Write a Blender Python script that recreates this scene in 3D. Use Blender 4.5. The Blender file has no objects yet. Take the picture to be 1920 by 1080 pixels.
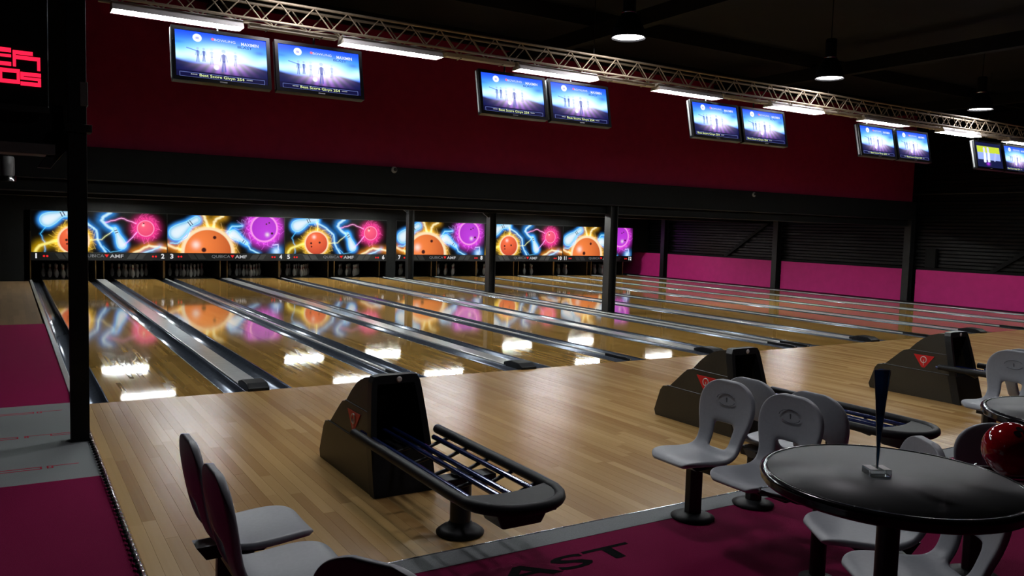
import bpy, bmesh, math, random
import numpy as np
from mathutils import Vector, Matrix

S = bpy.context.scene
C = S.collection
random.seed(7)
R = math.radians

# ------------------------------------------------------------------ camera
CAM = Vector((-0.8084, -8.551, 1.7744))
yaw, pitch, roll = 0.5534, -0.0745, 0.0283
fwd = Vector((math.sin(yaw)*math.cos(pitch), math.cos(yaw)*math.cos(pitch), math.sin(pitch)))
rgt = Vector((math.cos(yaw), -math.sin(yaw), 0))
up = rgt.cross(fwd)
r2 = math.cos(roll)*rgt + math.sin(roll)*up
u2 = -math.sin(roll)*rgt + math.cos(roll)*up
cam = bpy.data.cameras.new('camera')
cam.sensor_width = 36.0
cam.lens = 36.0*1538.24/1920.0
cam.clip_end = 200
camo = bpy.data.objects.new('camera', cam)
C.objects.link(camo)
m = Matrix((r2, u2, -fwd)).transposed().to_4x4()
m.translation = CAM
camo.matrix_world = m
S.camera = camo

# ------------------------------------------------------------------ world, exposure
w = bpy.data.worlds.new('world'); S.world = w
w.use_nodes = True
w.node_tree.nodes['Background'].inputs[0].default_value = (0.35, 0.4, 0.55, 1)
w.node_tree.nodes['Background'].inputs[1].default_value = 0.004
S.view_settings.view_transform = 'Standard'
S.view_settings.look = 'None'
S.view_settings.exposure = 0.0
S.view_settings.gamma = 1.0
S.view_settings.use_curve_mapping = False
TUBE = 145.0        # truss tubes
COVE = 400.0         # tubes over the far end of the lanes
COVE2 = 110.0        # tubes behind the middle cross beam
COVE3 = 210.0       # tubes behind the fascia header
BAY = 58.0          # bell pendants

# ------------------------------------------------------------------ materials
MATS = {}
def mat(name, col, rough=0.5, metal=0.0, spec=0.5, coat=0.0, emit=None, estr=0.0):
    if name in MATS: return MATS[name]
    m = bpy.data.materials.new(name); m.use_nodes = True
    b = m.node_tree.nodes['Principled BSDF']
    b.inputs['Base Color'].default_value = (*col, 1)
    b.inputs['Roughness'].default_value = rough
    b.inputs['Metallic'].default_value = metal
    b.inputs['Specular IOR Level'].default_value = spec
    b.inputs['Coat Weight'].default_value = coat
    b.inputs['Coat Roughness'].default_value = 0.05
    if emit:
        b.inputs['Emission Color'].default_value = (*emit, 1)
        b.inputs['Emission Strength'].default_value = estr
    MATS[name] = m
    return m

def N(m, t, **kw):
    n = m.node_tree.nodes.new(t)
    for k, v in kw.items(): setattr(n, k, v)
    return n
def L(m, a, b): m.node_tree.links.new(a, b)
def M(m, op, a, b=None):
    n = N(m, 'ShaderNodeMath', operation=op)
    for i, v in enumerate((a, b)):
        if v is None: continue
        if isinstance(v, (int, float)): n.inputs[i].default_value = v
        else: L(m, v, n.inputs[i])
    return n.outputs[0]

def noisy(name, col, rough, amount=0.25, scale=40, bump=0.0, spec=0.5, metal=0.0, detail=3):
    """plain surface with fine tone variation and relief"""
    m = mat(name, col, rough, metal, spec)
    b = m.node_tree.nodes['Principled BSDF']
    g = N(m, 'ShaderNodeNewGeometry')
    n = N(m, 'ShaderNodeTexNoise'); n.inputs['Scale'].default_value = scale; n.inputs['Detail'].default_value = detail
    L(m, g.outputs['Position'], n.inputs['Vector'])
    r = N(m, 'ShaderNodeMapRange')
    r.inputs['From Min'].default_value = 0.3; r.inputs['From Max'].default_value = 0.7
    r.inputs['To Min'].default_value = 1-amount; r.inputs['To Max'].default_value = 1+amount
    L(m, n.outputs['Fac'], r.inputs['Value'])
    mx = N(m, 'ShaderNodeMix', data_type='RGBA', blend_type='MULTIPLY')
    mx.inputs[0].default_value = 1
    mx.inputs[6].default_value = (*col, 1)
    L(m, r.outputs[0], mx.inputs[7])
    L(m, mx.outputs[2], b.inputs['Base Color'])
    if bump:
        bp = N(m, 'ShaderNodeBump'); bp.inputs['Strength'].default_value = bump; bp.inputs['Distance'].default_value = 0.01
        L(m, n.outputs['Fac'], bp.inputs['Height']); L(m, bp.outputs[0], b.inputs['Normal'])
    return m

def wood(name, dark, light, rough, board=None, seg=1.6, coat=0.0, grain=0.35):
    """board grain running along Y; board=None takes one tone per object"""
    m = mat(name, light, rough, coat=coat)
    b = m.node_tree.nodes['Principled BSDF']
    g = N(m, 'ShaderNodeNewGeometry')
    sp = N(m, 'ShaderNodeSeparateXYZ'); L(m, g.outputs['Position'], sp.inputs[0])
    if board:
        bx = M(m, 'FLOOR', M(m, 'DIVIDE', sp.outputs[0], board))
        w1 = N(m, 'ShaderNodeTexWhiteNoise', noise_dimensions='1D'); L(m, bx, w1.inputs['W'])
        sy = M(m, 'FLOOR', M(m, 'ADD', M(m, 'DIVIDE', sp.outputs[1], seg), M(m, 'MULTIPLY', w1.outputs['Value'], 7.0)))
        cb = N(m, 'ShaderNodeCombineXYZ'); L(m, bx, cb.inputs[0]); L(m, sy, cb.inputs[1])
        w2 = N(m, 'ShaderNodeTexWhiteNoise', noise_dimensions='2D'); L(m, cb.outputs[0], w2.inputs['Vector'])
        tone = w2.outputs['Value']
    else:
        tone = N(m, 'ShaderNodeObjectInfo').outputs['Random']
    mp = N(m, 'ShaderNodeMapping'); mp.inputs['Scale'].default_value = (45, 1.1, 1)
    L(m, g.outputs['Position'], mp.inputs['Vector'])
    n = N(m, 'ShaderNodeTexNoise'); n.inputs['Scale'].default_value = 1.0; n.inputs['Detail'].default_value = 4
    L(m, mp.outputs[0], n.inputs['Vector'])
    t = M(m, 'ADD', M(m, 'MULTIPLY', tone, 1-grain), M(m, 'MULTIPLY', n.outputs['Fac'], grain))
    cr = N(m, 'ShaderNodeValToRGB')
    cr.color_ramp.elements[0].color = (*dark, 1); cr.color_ramp.elements[1].color = (*light, 1)
    cr.color_ramp.elements[0].position = 0.1; cr.color_ramp.elements[1].position = 0.9
    L(m, t, cr.inputs[0]); L(m, cr.outputs[0], b.inputs['Base Color'])
    return m

def emis(name, col, s):
    m = bpy.data.materials.new(name); m.use_nodes = True
    nt = m.node_tree; nt.nodes.clear()
    e = nt.nodes.new('ShaderNodeEmission'); o = nt.nodes.new('ShaderNodeOutputMaterial')
    e.inputs[0].default_value = (*col, 1); e.inputs[1].default_value = s
    nt.links.new(e.outputs[0], o.inputs[0])
    MATS[name] = m
    return m

def print_mat(name, s, glow=1.0):
    """emissive print / screen: colours from the mesh's colour attribute"""
    m = mat(name, (0.001, 0.001, 0.001), 0.35, spec=0.08)
    b = m.node_tree.nodes['Principled BSDF']
    a = N(m, 'ShaderNodeVertexColor'); a.layer_name = 'print'
    L(m, a.outputs['Color'], b.inputs['Emission Color'])
    b.inputs['Emission Strength'].default_value = s
    return m

LANE = wood('lane_wood', (0.27, 0.145, 0.032), (0.50, 0.295, 0.082), 0.055, board=0.0527, seg=2.2, coat=0.0, grain=0.4)
APPR = wood('approach_wood', (0.37, 0.200, 0.062), (0.60, 0.385, 0.145), 0.27, grain=0.3)
APPR2 = wood('approach_wood_far', (0.37, 0.200, 0.062), (0.60, 0.385, 0.145), 0.27, board=0.075, seg=1.5, grain=0.3)
SIDEWOOD = wood('side_wood', (0.16, 0.10, 0.05), (0.26, 0.16, 0.08), 0.5, board=0.09, seg=1.2)
KICK = wood('kickback_wood', (0.30, 0.17, 0.05), (0.45, 0.27, 0.09), 0.5, board=0.05)
MAGENTA = noisy('magenta_carpet', (0.20, 0.004, 0.052), 0.95, 0.3, 260, 0.6, 0.1)
GREYCARPET = noisy('grey_carpet', (0.26, 0.28, 0.285), 0.95, 0.18, 260, 0.5, 0.1)
REDWALL = noisy('crimson_paint', (0.27, 0.003, 0.045), 0.75, 0.08, 6, 0.0, 0.3)
PINK = noisy('magenta_panel_paint', (0.62, 0.022, 0.22), 0.6, 0.05, 5, 0.0, 0.3)
BLACKPAINT = noisy('black_paint', (0.0028, 0.0032, 0.0032), 0.6, 0.2, 12, 0.0, 0.15)
BLACKSTEEL = noisy('black_steel', (0.008, 0.0086, 0.009), 0.45, 0.2, 25, 0.0, 0.4)
CLAD = noisy('black_cladding', (0.0013, 0.0016, 0.0018), 0.34, 0.2, 8, 0.0, 0.25)
DARKCEIL = noisy('dark_ceiling', (0.0025, 0.0025, 0.0025), 0.85, 0.3, 4, 0.0, 0.2)
DARKFLOOR = noisy('dark_underfloor', (0.02, 0.02, 0.022), 0.8, 0.2, 10)
GUTTER = noisy('blue_black_gutter', (0.12, 0.14, 0.18), 0.22, 0.15, 20, 0.0, 0.6, 0.55)
CAPM = noisy('pale_capping', (0.50, 0.51, 0.50), 0.16, 0.06, 12, 0.0, 0.5)
RUBBER = noisy('black_rubber', (0.012, 0.013, 0.015), 0.5, 0.2, 30, 0.0, 0.18)
SEAT = noisy('grey_seat_plastic', (0.33, 0.355, 0.385), 0.42, 0.04, 60, 0.02)
SEATMARK = noisy('seat_groove', (0.09, 0.10, 0.115), 0.5, 0.05, 60)
BRBODY = noisy('charcoal_moulding', (0.030, 0.026, 0.017), 0.40, 0.15, 120, 0.05)
BRFRAME = noisy('black_moulding', (0.010, 0.011, 0.012), 0.38, 0.1, 60, 0.0, 0.35)
BLUEROD = noisy('blue_rod', (0.010, 0.022, 0.10), 0.12, 0.1, 40, 0.0, 0.8, 0.3)
CHROME = noisy('chrome', (0.75, 0.75, 0.76), 0.15, 0.05, 30, 0.0, 0.5, 1.0)
ALU = noisy('aluminium', (0.36, 0.30, 0.21), 0.45, 0.12, 30, 0.0, 0.5, 0.2)
TRUNK = noisy('cream_trunking', (0.60, 0.55, 0.44), 0.5, 0.06, 30)
REFLECTOR = noisy('white_reflector', (0.82, 0.82, 0.80), 0.4, 0.03, 30)
TABLETOP = noisy('grey_laminate', (0.125, 0.134, 0.132), 0.44, 0.06, 220)
TABLEEDGE = noisy('black_table_edge', (0.012, 0.012, 0.014), 0.14, 0.1, 30)
TVCASE = noisy('black_tv_case', (0.004, 0.004, 0.005), 0.3, 0.1, 30, 0.0, 0.2)
TVTRIM = noisy('pale_trim_lit_side', (0.25, 0.26, 0.27), 0.3, 0.05, 30)
LOGORED = noisy('logo_red', (0.62, 0.012, 0.016), 0.4, 0.05, 30)
LOGOWHITE = noisy('logo_white', (0.75, 0.72, 0.70), 0.4, 0.03, 30)
DIMGREY = noisy('dim_grey_paint', (0.05, 0.048, 0.05), 0.6, 0.1, 30)
INKBLACK = noisy('carpet_ink', (0.003, 0.003, 0.0035), 0.95, 0.2, 200, 0.0, 0.03)
INKRED = noisy('carpet_red_line', (0.55, 0.015, 0.05), 0.95, 0.1, 200)
PINWHITE = noisy('pin_white', (0.75, 0.73, 0.68), 0.25, 0.03, 30)
PINRED = noisy('pin_red', (0.6, 0.02, 0.03), 0.3, 0.05, 30)
STRIPGREY = noisy('mask_strip', (0.006, 0.0065, 0.007), 0.5, 0.1, 20, 0.0, 0.2)
STRIPPANEL = noisy('mask_strip_panel', (0.020, 0.022, 0.023), 0.4, 0.1, 20)
TUBEM = emis('tube_light', (0.95, 1.0, 0.98), TUBE)
COVEM = emis('cove_tube', (0.98, 1.0, 0.96), COVE)
COVEM2 = emis('cove_tube_dim', (0.98, 1.0, 0.96), COVE2)
COVEM3 = emis('cove_tube_fascia', (0.98, 1.0, 0.96), COVE3)
BAYM = emis('bay_lens', (1.0, 0.94, 1.0), BAY)
LEDRED = emis('led_red', (1.0, 0.012, 0.05), 1.6)
DIGITS = emis('mask_digit', (0.9, 0.9, 0.92), 0.85)
LOGOTXT = emis('mask_lettering', (0.35, 0.36, 0.38), 0.5)
LOGOTXT2 = emis('mask_lettering_pale', (0.75, 0.76, 0.78), 0.55)
DOTRED = emis('mask_red', (1.0, 0.03, 0.03), 0.75)
TXTGREEN = emis('screen_text', (0.85, 1.0, 0.45), 1.0)
TXTWHITE = emis('screen_white', (0.9, 0.95, 1.0), 1.0)
TXTBLUE = emis('screen_frame_line', (0.25, 0.32, 0.85), 0.6)
TXTRED = emis('screen_red', (1.0, 0.25, 0.4), 0.9)
TXTDARK = emis('screen_dark', (0.02, 0.03, 0.20), 0.5)
ART = print_mat('emissive_art', 1.0)  # mask brightness is put into the print's own emission
SCR = print_mat('screen_picture', 1.6)

# ------------------------------------------------------------------ mesh helpers
def link(name, me, parent=None, loc=(0, 0, 0), rot=(0, 0, 0)):
    o = bpy.data.objects.new(name, me); C.objects.link(o)
    o.location = loc; o.rotation_euler = rot
    if parent: o.parent = parent
    return o
def tag(o, label=None, cat=None, group=None, kind=None):
    if label: o['label'] = label
    if cat: o['category'] = cat
    if group: o['group'] = group
    if kind: o['kind'] = kind
    return o
def thing(name, label, cat, loc=(0, 0, 0), rz=0, group=None):
    o = bpy.data.objects.new(name, None); C.objects.link(o)
    o.empty_display_size = 0.1
    o.location = loc; o.rotation_euler = (0, 0, rz)
    return tag(o, label, cat, group)
def dup(o, loc=None, rz=None, label=None, group=None):
    def rec(s, p):
        c = s.copy(); C.objects.link(c)
        if p: c.parent = p
        for ch in s.children: rec(ch, c)
        return c
    c = rec(o, None)
    if loc is not None: c.location = loc
    if rz is not None: c.rotation_euler = (0, 0, rz)
    if label: c['label'] = label
    if group: c['group'] = group
    return c

class MB:
    """collects boxes, tubes, prisms into one mesh"""
    def __init__(s): s.v = []; s.f = []; s.sm = []
    def add(s, v, f, smooth=False):
        n = len(s.v); s.v += [tuple(p) for p in v]
        s.f += [tuple(i+n for i in q) for q in f]; s.sm += [smooth]*len(f); return s
    def box(s, x0, x1, y0, y1, z0, z1):
        v = [(x, y, z) for z in (z0, z1) for y in (y0, y1) for x in (x0, x1)]
        return s.add(v, [(0, 2, 3, 1), (4, 5, 7, 6), (0, 1, 5, 4), (2, 6, 7, 3), (0, 4, 6, 2), (1, 3, 7, 5)])
    def tube(s, pts, r, seg=8, closed=False, cap=True, radii=None):
        pts = [Vector(p) for p in pts]; n = len(pts); rings = []
        prev = None
        for i, p in enumerate(pts):
            if closed: t = (pts[(i+1) % n]-pts[i-1]).normalized()
            else: t = (pts[min(i+1, n-1)]-pts[max(i-1, 0)]).normalized()
            if prev is None:
                a = Vector((0, 0, 1)) if abs(t.z) < 0.9 else Vector((1, 0, 0))
                b = t.cross(a).normalized()
            else: b = (prev - t*prev.dot(t)).normalized()
            prev = b; c = t.cross(b)
            rr = radii[i] if radii else r
            rings.append([p + rr*(math.cos(2*math.pi*k/seg)*b + math.sin(2*math.pi*k/seg)*c) for k in range(seg)])
        v = [q for g in rings for q in g]; f = []
        for i in range(n if closed else n-1):
            j = (i+1) % n
            for k in range(seg):
                k2 = (k+1) % seg
                f.append((i*seg+k, i*seg+k2, j*seg+k2, j*seg+k))
        s.add(v, f, True)
        if cap and not closed:
            s.add(rings[0], [tuple(range(seg))[::-1]]); s.add(rings[-1], [tuple(range(seg))])
        return s
    def lathe(s, prof, seg=24, cx=0, cy=0, smooth=True, cap=True):
        v = []; f = []
        for r, z in prof:
            v += [(cx+r*math.cos(2*math.pi*k/seg), cy+r*math.sin(2*math.pi*k/seg), z) for k in range(seg)]
        for i in range(len(prof)-1):
            for k in range(seg):
                k2 = (k+1) % seg
                f.append((i*seg+k, i*seg+k2, (i+1)*seg+k2, (i+1)*seg+k))
        s.add(v, f, smooth)
        if cap and prof[0][0] > 1e-4: s.add(v[:seg], [tuple(range(seg))[::-1]])
        if cap and prof[-1][0] > 1e-4: s.add(v[-seg:], [tuple(range(seg))])
        return s
    def prism(s, poly, a0, a1, axis='x'):
        """extrude a 2D polygon: axis x -> poly is (y,z); y -> (x,z); z -> (x,y)"""
        n = len(poly)
        def P(p, a): return {'x': (a, p[0], p[1]), 'y': (p[0], a, p[1]), 'z': (p[0], p[1], a)}[axis]
        v = [P(p, a0) for p in poly] + [P(p, a1) for p in poly]
        f = [tuple(range(n)), tuple(range(2*n-1, n-1, -1))] + [(i, i+n, (i+1) % n+n, (i+1) % n) for i in range(n)]
        return s.add(v, f)
    def mesh(s, name, material, bevel=0.0, bseg=2, fix=True):
        me = bpy.data.meshes.new(name); me.from_pydata(s.v, [], s.f)
        for p, k in zip(me.polygons, s.sm): p.use_smooth = k
        bm = bmesh.new(); bm.from_mesh(me)
        if fix: bmesh.ops.recalc_face_normals(bm, faces=bm.faces)
        if bevel:
            es = [e for e in bm.edges if len(e.link_faces) == 2 and e.calc_face_angle(0) > 0.6]
            bmesh.ops.bevel(bm, geom=es, offset=bevel, segments=bseg, affect='EDGES', profile=0.6, clamp_overlap=True)
        bm.to_mesh(me); bm.free()
        me.materials.append(material)
        return me
    def build(s, name, material, parent=None, loc=(0, 0, 0), rot=(0, 0, 0), bevel=0.0, bseg=2, fix=True):
        return link(name, s.mesh(name, material, bevel, bseg, fix), parent, loc, rot)

def struct(o, label=None):
    o['kind'] = 'structure'
    if label: o['label'] = label
    return o
def bake(o):
    """mesh of o with its modifiers applied"""
    dg = bpy.context.evaluated_depsgraph_get()
    me = bpy.data.meshes.new_from_object(o.evaluated_get(dg))
    bpy.data.objects.remove(o)
    return me
_tc = {}
def text_mesh(body, width, height, material, bold=0.0):
    """flat lettering centred on the origin in XY, scaled to width x height"""
    key = (body, width, height, material.name, bold)
    if key in _tc: return _tc[key]
    cu = bpy.data.curves.new('lettering', 'FONT'); cu.body = body; cu.resolution_u = 3
    cu.offset = bold
    o = bpy.data.objects.new('lettering', cu); C.objects.link(o)
    me = bake(o)
    co = np.array([v.co[:] for v in me.vertices])
    lo, hi = co.min(0), co.max(0)
    sx = width/max(hi[0]-lo[0], 1e-6); sy = height/max(hi[1]-lo[1], 1e-6)
    for v in me.vertices:
        v.co = ((v.co.x-(lo[0]+hi[0])/2)*sx, (v.co.y-(lo[1]+hi[1])/2)*sy, 0)
    me.materials.clear(); me.materials.append(material)
    _tc[key] = me
    return me

# ------------------------------------------------------------------ layout of the lanes
LW, GUT, G1, G2, EXTRA = 1.0541, 0.235, 0.7035, 0.528, 0.3288
LEN = 16.6          # foul line to the shadow of the masks
lane_x = []         # left edge of each lane
x = 0.0
for i in range(1, 13):
    lane_x.append(x)
    x += LW + (G1 if i % 2 else G2) + (EXTRA if i == 6 else 0)
pair_c = [(lane_x[2*k]+LW+lane_x[2*k+1])/2 for k in range(6)]
XW = 20.93          # right-hand wall
YD = 18.9           # back of the pits
YE = -4.68          # player's end of the approach

# ------------------------------------------------------------------ room shell
struct(MB().box(-7, 21.3, -12, 19.2, -0.30, -0.12).build('floor', DARKFLOOR), 'dark slab under the lanes and approach')
struct(MB().box(-7, 21.3, -12, 19.2, 5.35, 5.5).build('ceiling', DARKCEIL))
struct(MB().box(-7, 21.3, YD, 19.2, -0.12, 5.35).build('wall_back', BLACKPAINT))
struct(MB().box(-7.2, -7, -12, 19.2, -0.12, 5.35).build('wall_left', BLACKPAINT))
struct(MB().box(-7, 21.3, -12.2, -12, -0.12, 5.35).build('wall_front', BLACKPAINT))
# right wall: ribbed cladding above magenta panels
poly = []
z = 0.0; k = 0
prof = [(21.0, 0.0)]
while z < 5.2:
    prof += [(21.0, z+0.02), (20.955, z+0.05), (20.955, z+0.12), (21.0, z+0.15)]
    z += 0.19
prof += [(21.0, 5.35), (21.25, 5.35), (21.25, 0.0)]
wr = MB(); wr.prism(prof, -12, YD, 'y')
wall_right = struct(wr.build('wall_right', CLAD), 'black ribbed steel cladding along the lanes')
for (a, b) in ((15.55, YD), (10.05, 15.2), (5.42, 9.75), (-0.6, 5.05), (-6.2, -0.75)):
    MB().box(20.86, 20.95, a, b, 0.0, 0.90).build('panel', PINK, wall_right, bevel=0.004)
    MB().box(20.90, 20.955, a, b, 0.90, 0.96).build('sill', BLACKPAINT, wall_right)
for (ya, za, yb, zb) in ((12.35, 0.90, 9.95, 2.45), (3.1, 0.88, 0.8, 2.45)):
    d = Vector((0, yb-ya, zb-za)).normalized(); n = Vector((0, -d.z, d.y))*0.05
    a, b = Vector((0, ya, za)), Vector((0, yb, zb))
    pl = [(a+n), (b+n), (b-n), (a-n)]
    MB().prism([(p.y, p.z) for p in pl], 20.88, 20.94, 'x').build('brace', BLACKPAINT, wall_right)
MB().box(20.84, 20.94, 4.5, 4.8, 0.97, 1.5).build('electrical_box', BLACKPAINT, wall_right, bevel=0.01)
MB().tube([(20.9, -12, 3.0), (20.9, YD, 3.0)], 0.025).build('conduit', BLACKSTEEL, wall_right)
# ceiling purlins and cross beams
ce = bpy.data.objects['ceiling']
for y in (-10, -7.5, -5, -2.5, 2.6, 5.0):
    MB().box(-7, 21.2, y-0.05, y+0.05, 5.10, 5.35).build('purlin', DARKCEIL, ce)
for xx in (-3.5, 2.0, 7.5, 13.0, 18.5):
    MB().box(xx-0.08, xx+0.08, -12, 5.2, 4.86, 5.10).build('rafter', DARKCEIL, ce)

# red fascia and its headers across the lanes
fa = struct(MB().box(0.12, 20.88, 5.30, 5.42, 2.78, 5.3).build('wall_fascia', REDWALL), 'crimson painted fascia above the lanes')
struct(MB().box(-7, 0.12, 5.30, 5.42, 2.78, 5.3).build('wall_fascia_side', BLACKPAINT), 'black panel beside the crimson fascia')
hd = struct(MB().box(-7, 20.9, 5.18, 5.42, 2.28, 2.78).build('trim_1', BLACKPAINT, bevel=0.01), 'black header beam below the crimson fascia')
struct(MB().box(-7, 20.9, 5.30, 5.60, 2.10, 2.27).build('trim_2', BLACKPAINT, bevel=0.01), 'lower black channel of the header')
MB().tube([(-7, 5.16, 2.29), (20.9, 5.16, 2.29)], 0.012, 6).build('header_lip', BLACKSTEEL, hd)
MB().tube([(-7, 5.28, 2.105), (20.9, 5.28, 2.105)], 0.010, 6).build('header_lip', BLACKSTEEL, hd)
struct(MB().box(-7, 20.9, 10.2, 10.5, 2.12, 2.62).build('trim_3', BLACKPAINT, bevel=0.01), 'black cross beam over the middle of the lanes')
struct(MB().box(-7, 20.9, 15.42, 15.62, 2.26, 2.62).build('trim_4', BLACKPAINT, bevel=0.01), 'black cross beam before the masks')
struct(MB().box(-7, 21.3, 5.42, YD, 2.62, 2.72).build('ceiling_lanes', DARKCEIL), 'dark dropped ceiling above the lanes')
struct(MB().box(-7, 20.9, 16.42, 16.55, 1.86, 2.62).build('wall_masks', BLACKPAINT), 'black wall above the pictured masks')
struct(MB().box(-7, -0.42, 16.42, 16.55, -0.12, 1.86).build('wall_masks_side', BLACKPAINT), 'black wall beside the first lane mask')
for xx, zz in ((5.12, 2.73), (14.36, 2.70)):
    c = thing('header_lamp', 'small round grey fitting on the black header %s' % ('above the second number mask' if xx < 9 else 'near the crimson fascia end'), 'fitting', (xx, 5.18, zz))
    o = MB().lathe([(0.055, 0), (0.06, 0.015), (0.05, 0.03), (0.03, 0.03)], 16).build('bezel', TVTRIM, c, rot=(R(90), 0, 0))
    MB().lathe([(0.032, 0.0), (0.03, 0.045), (0.015, 0.06)], 14).build('lens', BLACKSTEEL, c, loc=(0.012, 0, 0.006), rot=(R(90), 0, 0))

# ------------------------------------------------------------------ floors
NB = 100; BW = 0.075; X0 = -0.235
planks = struct(MB().box(X0, 20.86, YE, 0.0, -0.12, -0.022).build('floor_approach', DARKFLOOR), 'pale maple approach boards before the foul line')
pm = MB().box(-BW/2+0.0006, BW/2-0.0006, -0.5, 0.5, -0.022, 0.0).mesh('plank', APPR)
cnt = 0
for i in range(NB):
    cuts = sorted([random.uniform(0.8, 1.9), random.uniform(2.5, 3.8)])
    ys = [YE] + [YE+c for c in cuts] + [0.0]
    for a, b in zip(ys[:-1], ys[1:]):
        o = link('plank', pm, planks, (X0+BW*(i+0.5), (a+b)/2, random.uniform(-0.0004, 0.0)))
        o.scale = (1, b-a-0.0012, 1); cnt += 1
fb = MB()
i = NB
while X0+BW*(i+1) < 20.86:
    fb.box(X0+BW*i+0.0006, X0+BW*(i+1)-0.0006, YE, 0.0, -0.022, -0.0002); i += 1
tag(fb.build('plank_field', APPR2, planks), kind='stuff')
struct(MB().box(X0, 20.86, YE-0.185, YE-0.008, -0.12, 0.002).build('floor_grey_band', GREYCARPET), 'grey carpet band along the approach')
MB().tube([(X0, YE-0.004, 0.0), (20.86, YE-0.004, 0.0)], 0.006, 6).build('edge_strip', CHROME, planks)
fc = struct(MB().box(-0.26, 21.0, -12, YE-0.185, -0.12, 0.0).build('floor_carpet', MAGENTA), 'dark magenta carpet under the seats')
for k in range(4):
    link('carpet_lettering', text_mesh('BLAST', 1.42, 0.165, INKBLACK, 0.018), fc, (1.46+3.343*k, -5.115, 0.0015))
fl = struct(MB().box(-7, -0.28, -12, -2.42, -0.12, 0.0).build('floor_carpet_side', MAGENTA), 'magenta carpet of the side walkway')
struct(MB().box(-7, -0.30, 0.13, 6.6, -0.12, 0.0).build('floor_carpet_far', MAGENTA), 'magenta carpet beside the first lane')
fg = struct(MB().box(-7, -0.28, -2.42, 0.13, -0.12, 0.0).build('floor_carpet_grey', GREYCARPET), 'pale grey carpet with red line marks')
struct(MB().box(-7, -0.32, 6.6, 16.42, -0.12, -0.01).build('floor_side', SIDEWOOD), 'brown wooden floor beyond the side carpet')
def outline(x0, x1, y0, y1, t):
    m = MB()
    for b in ((x0, x1, y0, y0+t), (x0, x1, y1-t, y1), (x0, x0+t, y0, y1), (x1-t, x1, y0, y1)):
        m.box(*b, 0.0, 0.0015)
    return m
for yy, segs in ((-0.20, ((-1.2, -0.62), (-0.60, -0.56))), (-1.10, ((-1.2, -0.75), (-0.71, -0.68), (-0.53, -0.36))), (-2.06, ((-1.2, -0.62), (-0.59, -0.55)))):
    for a, b in segs:
        outline(a, b, yy-0.03, yy+0.03, 0.011).build('line_mark', INKRED, fg)
    MB().box(segs[1][1], segs[1][1]+0.16, yy+0.018, yy+0.026, 0, 0.0015).build('line_mark', INKRED, fg)
tr = MB().tube([(-0.262, -0.75, 0.008), (-0.262, -12, 0.008)], 0.02, 8).build('trim_5', CHROME)
struct(tr, 'bright ribbed metal edging beside the approach')
rb = MB().lathe([(0.0205, -0.02), (0.024, 0.0), (0.0205, 0.02)], 8).mesh('rib', CHROME)
for k in range(70):
    link('rib', rb, tr, (-0.262, -0.8-0.075*k, 0.008), (R(90), 0, R(20)))

# ------------------------------------------------------------------ lanes, gutters, dividers
NUMW = ['one', 'two', 'three', 'four', 'five', 'six', 'seven', 'eight', 'nine', 'ten', 'eleven', 'twelve']
lane_me = MB().box(0, LW, 0.0, LEN, -0.11, 0.0).mesh('lane_bed', LANE)
deck_me = MB().box(0, LW, LEN+0.001, YD, -0.11, 0.0).mesh('pin_deck', noisy('shaded_pin_deck', (0.03, 0.026, 0.02), 0.4, 0.2, 20))  # shadow under the masks is put into the deck's dark colour
pitf_me = MB().box(-GUT, -0.001, LEN+0.61, YD, -0.11, -0.1).box(LW+0.001, LW+GUT, LEN+0.61, YD, -0.11, -0.1).mesh('pit_floor', DARKFLOOR)
gp = []
for k in range(9):
    a = math.pi*k/8
    gp.append((GUT/2-math.cos(a)*GUT*0.46, -0.012-0.075*math.sin(a)))
gpoly = [(0, -0.005)] + gp + [(GUT, -0.005), (GUT, -0.115), (0, -0.115)]
gm = MB().prism(gpoly, 0.0, LEN+0.6, 'y')
gut_me = gm.mesh('gutter', GUTTER)
for p in gut_me.polygons: p.use_smooth = True
rail_me = MB().box(-0.006, 0.006, 0.0, LEN, -0.012, 0.003).mesh('edge_strip', GUTTER)
for i in range(12):
    t = thing('bowling_lane', 'glossy wooden bowling lane below the mask number %s' % NUMW[i], 'bowling lane', (lane_x[i], 0, 0), group='bowling lanes side by side')
    link('lane_bed', lane_me, t)
    link('gutter', gut_me, t, (-GUT, 0, 0)); link('gutter', gut_me, t, (LW, 0, 0))
    link('edge_strip', rail_me, t, (-0.004, 0, 0)); link('edge_strip', rail_me, t, (LW+0.004, 0, 0))
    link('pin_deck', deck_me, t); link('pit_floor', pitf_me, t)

def divider(xc, half, label, wide, group):
    t = thing('lane_divider', label, 'lane divider', (xc, 0, 0), group=group)
    MB().box(-half, half, 0.35 if wide else 0.55, LEN+0.05, -0.11, 0.012).build('capping', CAPM, t, bevel=0.008)
    MB().box(-half+0.002, half-0.002, 0.02, LEN+0.05, -0.112, -0.02).build('side_skirt', GUTTER, t)
    if wide:
        b = MB(); b.prism([(-0.03, -0.02), (-0.03, 0.03), (0.06, 0.07), (0.26, 0.078), (0.42, 0.04), (0.42, -0.02)], -half, half, 'x')
        b.build('end_block', RUBBER, t, bevel=0.015)
        MB().box(-half*0.55, half*0.55, -0.032, 0.0, 0.0, 0.02).build('end_plate', BLACKSTEEL, t)
    else:
        b = MB(); b.prism([(0.02, -0.02), (0.02, 0.02), (0.10, 0.035), (0.55, 0.03), (0.55, -0.02)], -half, half, 'x')
        b.build('end_block', RUBBER, t, bevel=0.006)
        MB().lathe([(0.0, -0.006), (0.012, -0.006), (0.012, 0.006), (0.0, 0.006)], 10).build('sensor_eye', CHROME, t, loc=(0, 0.018, 0.012), rot=(R(90), 0, 0))
    return t
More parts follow.
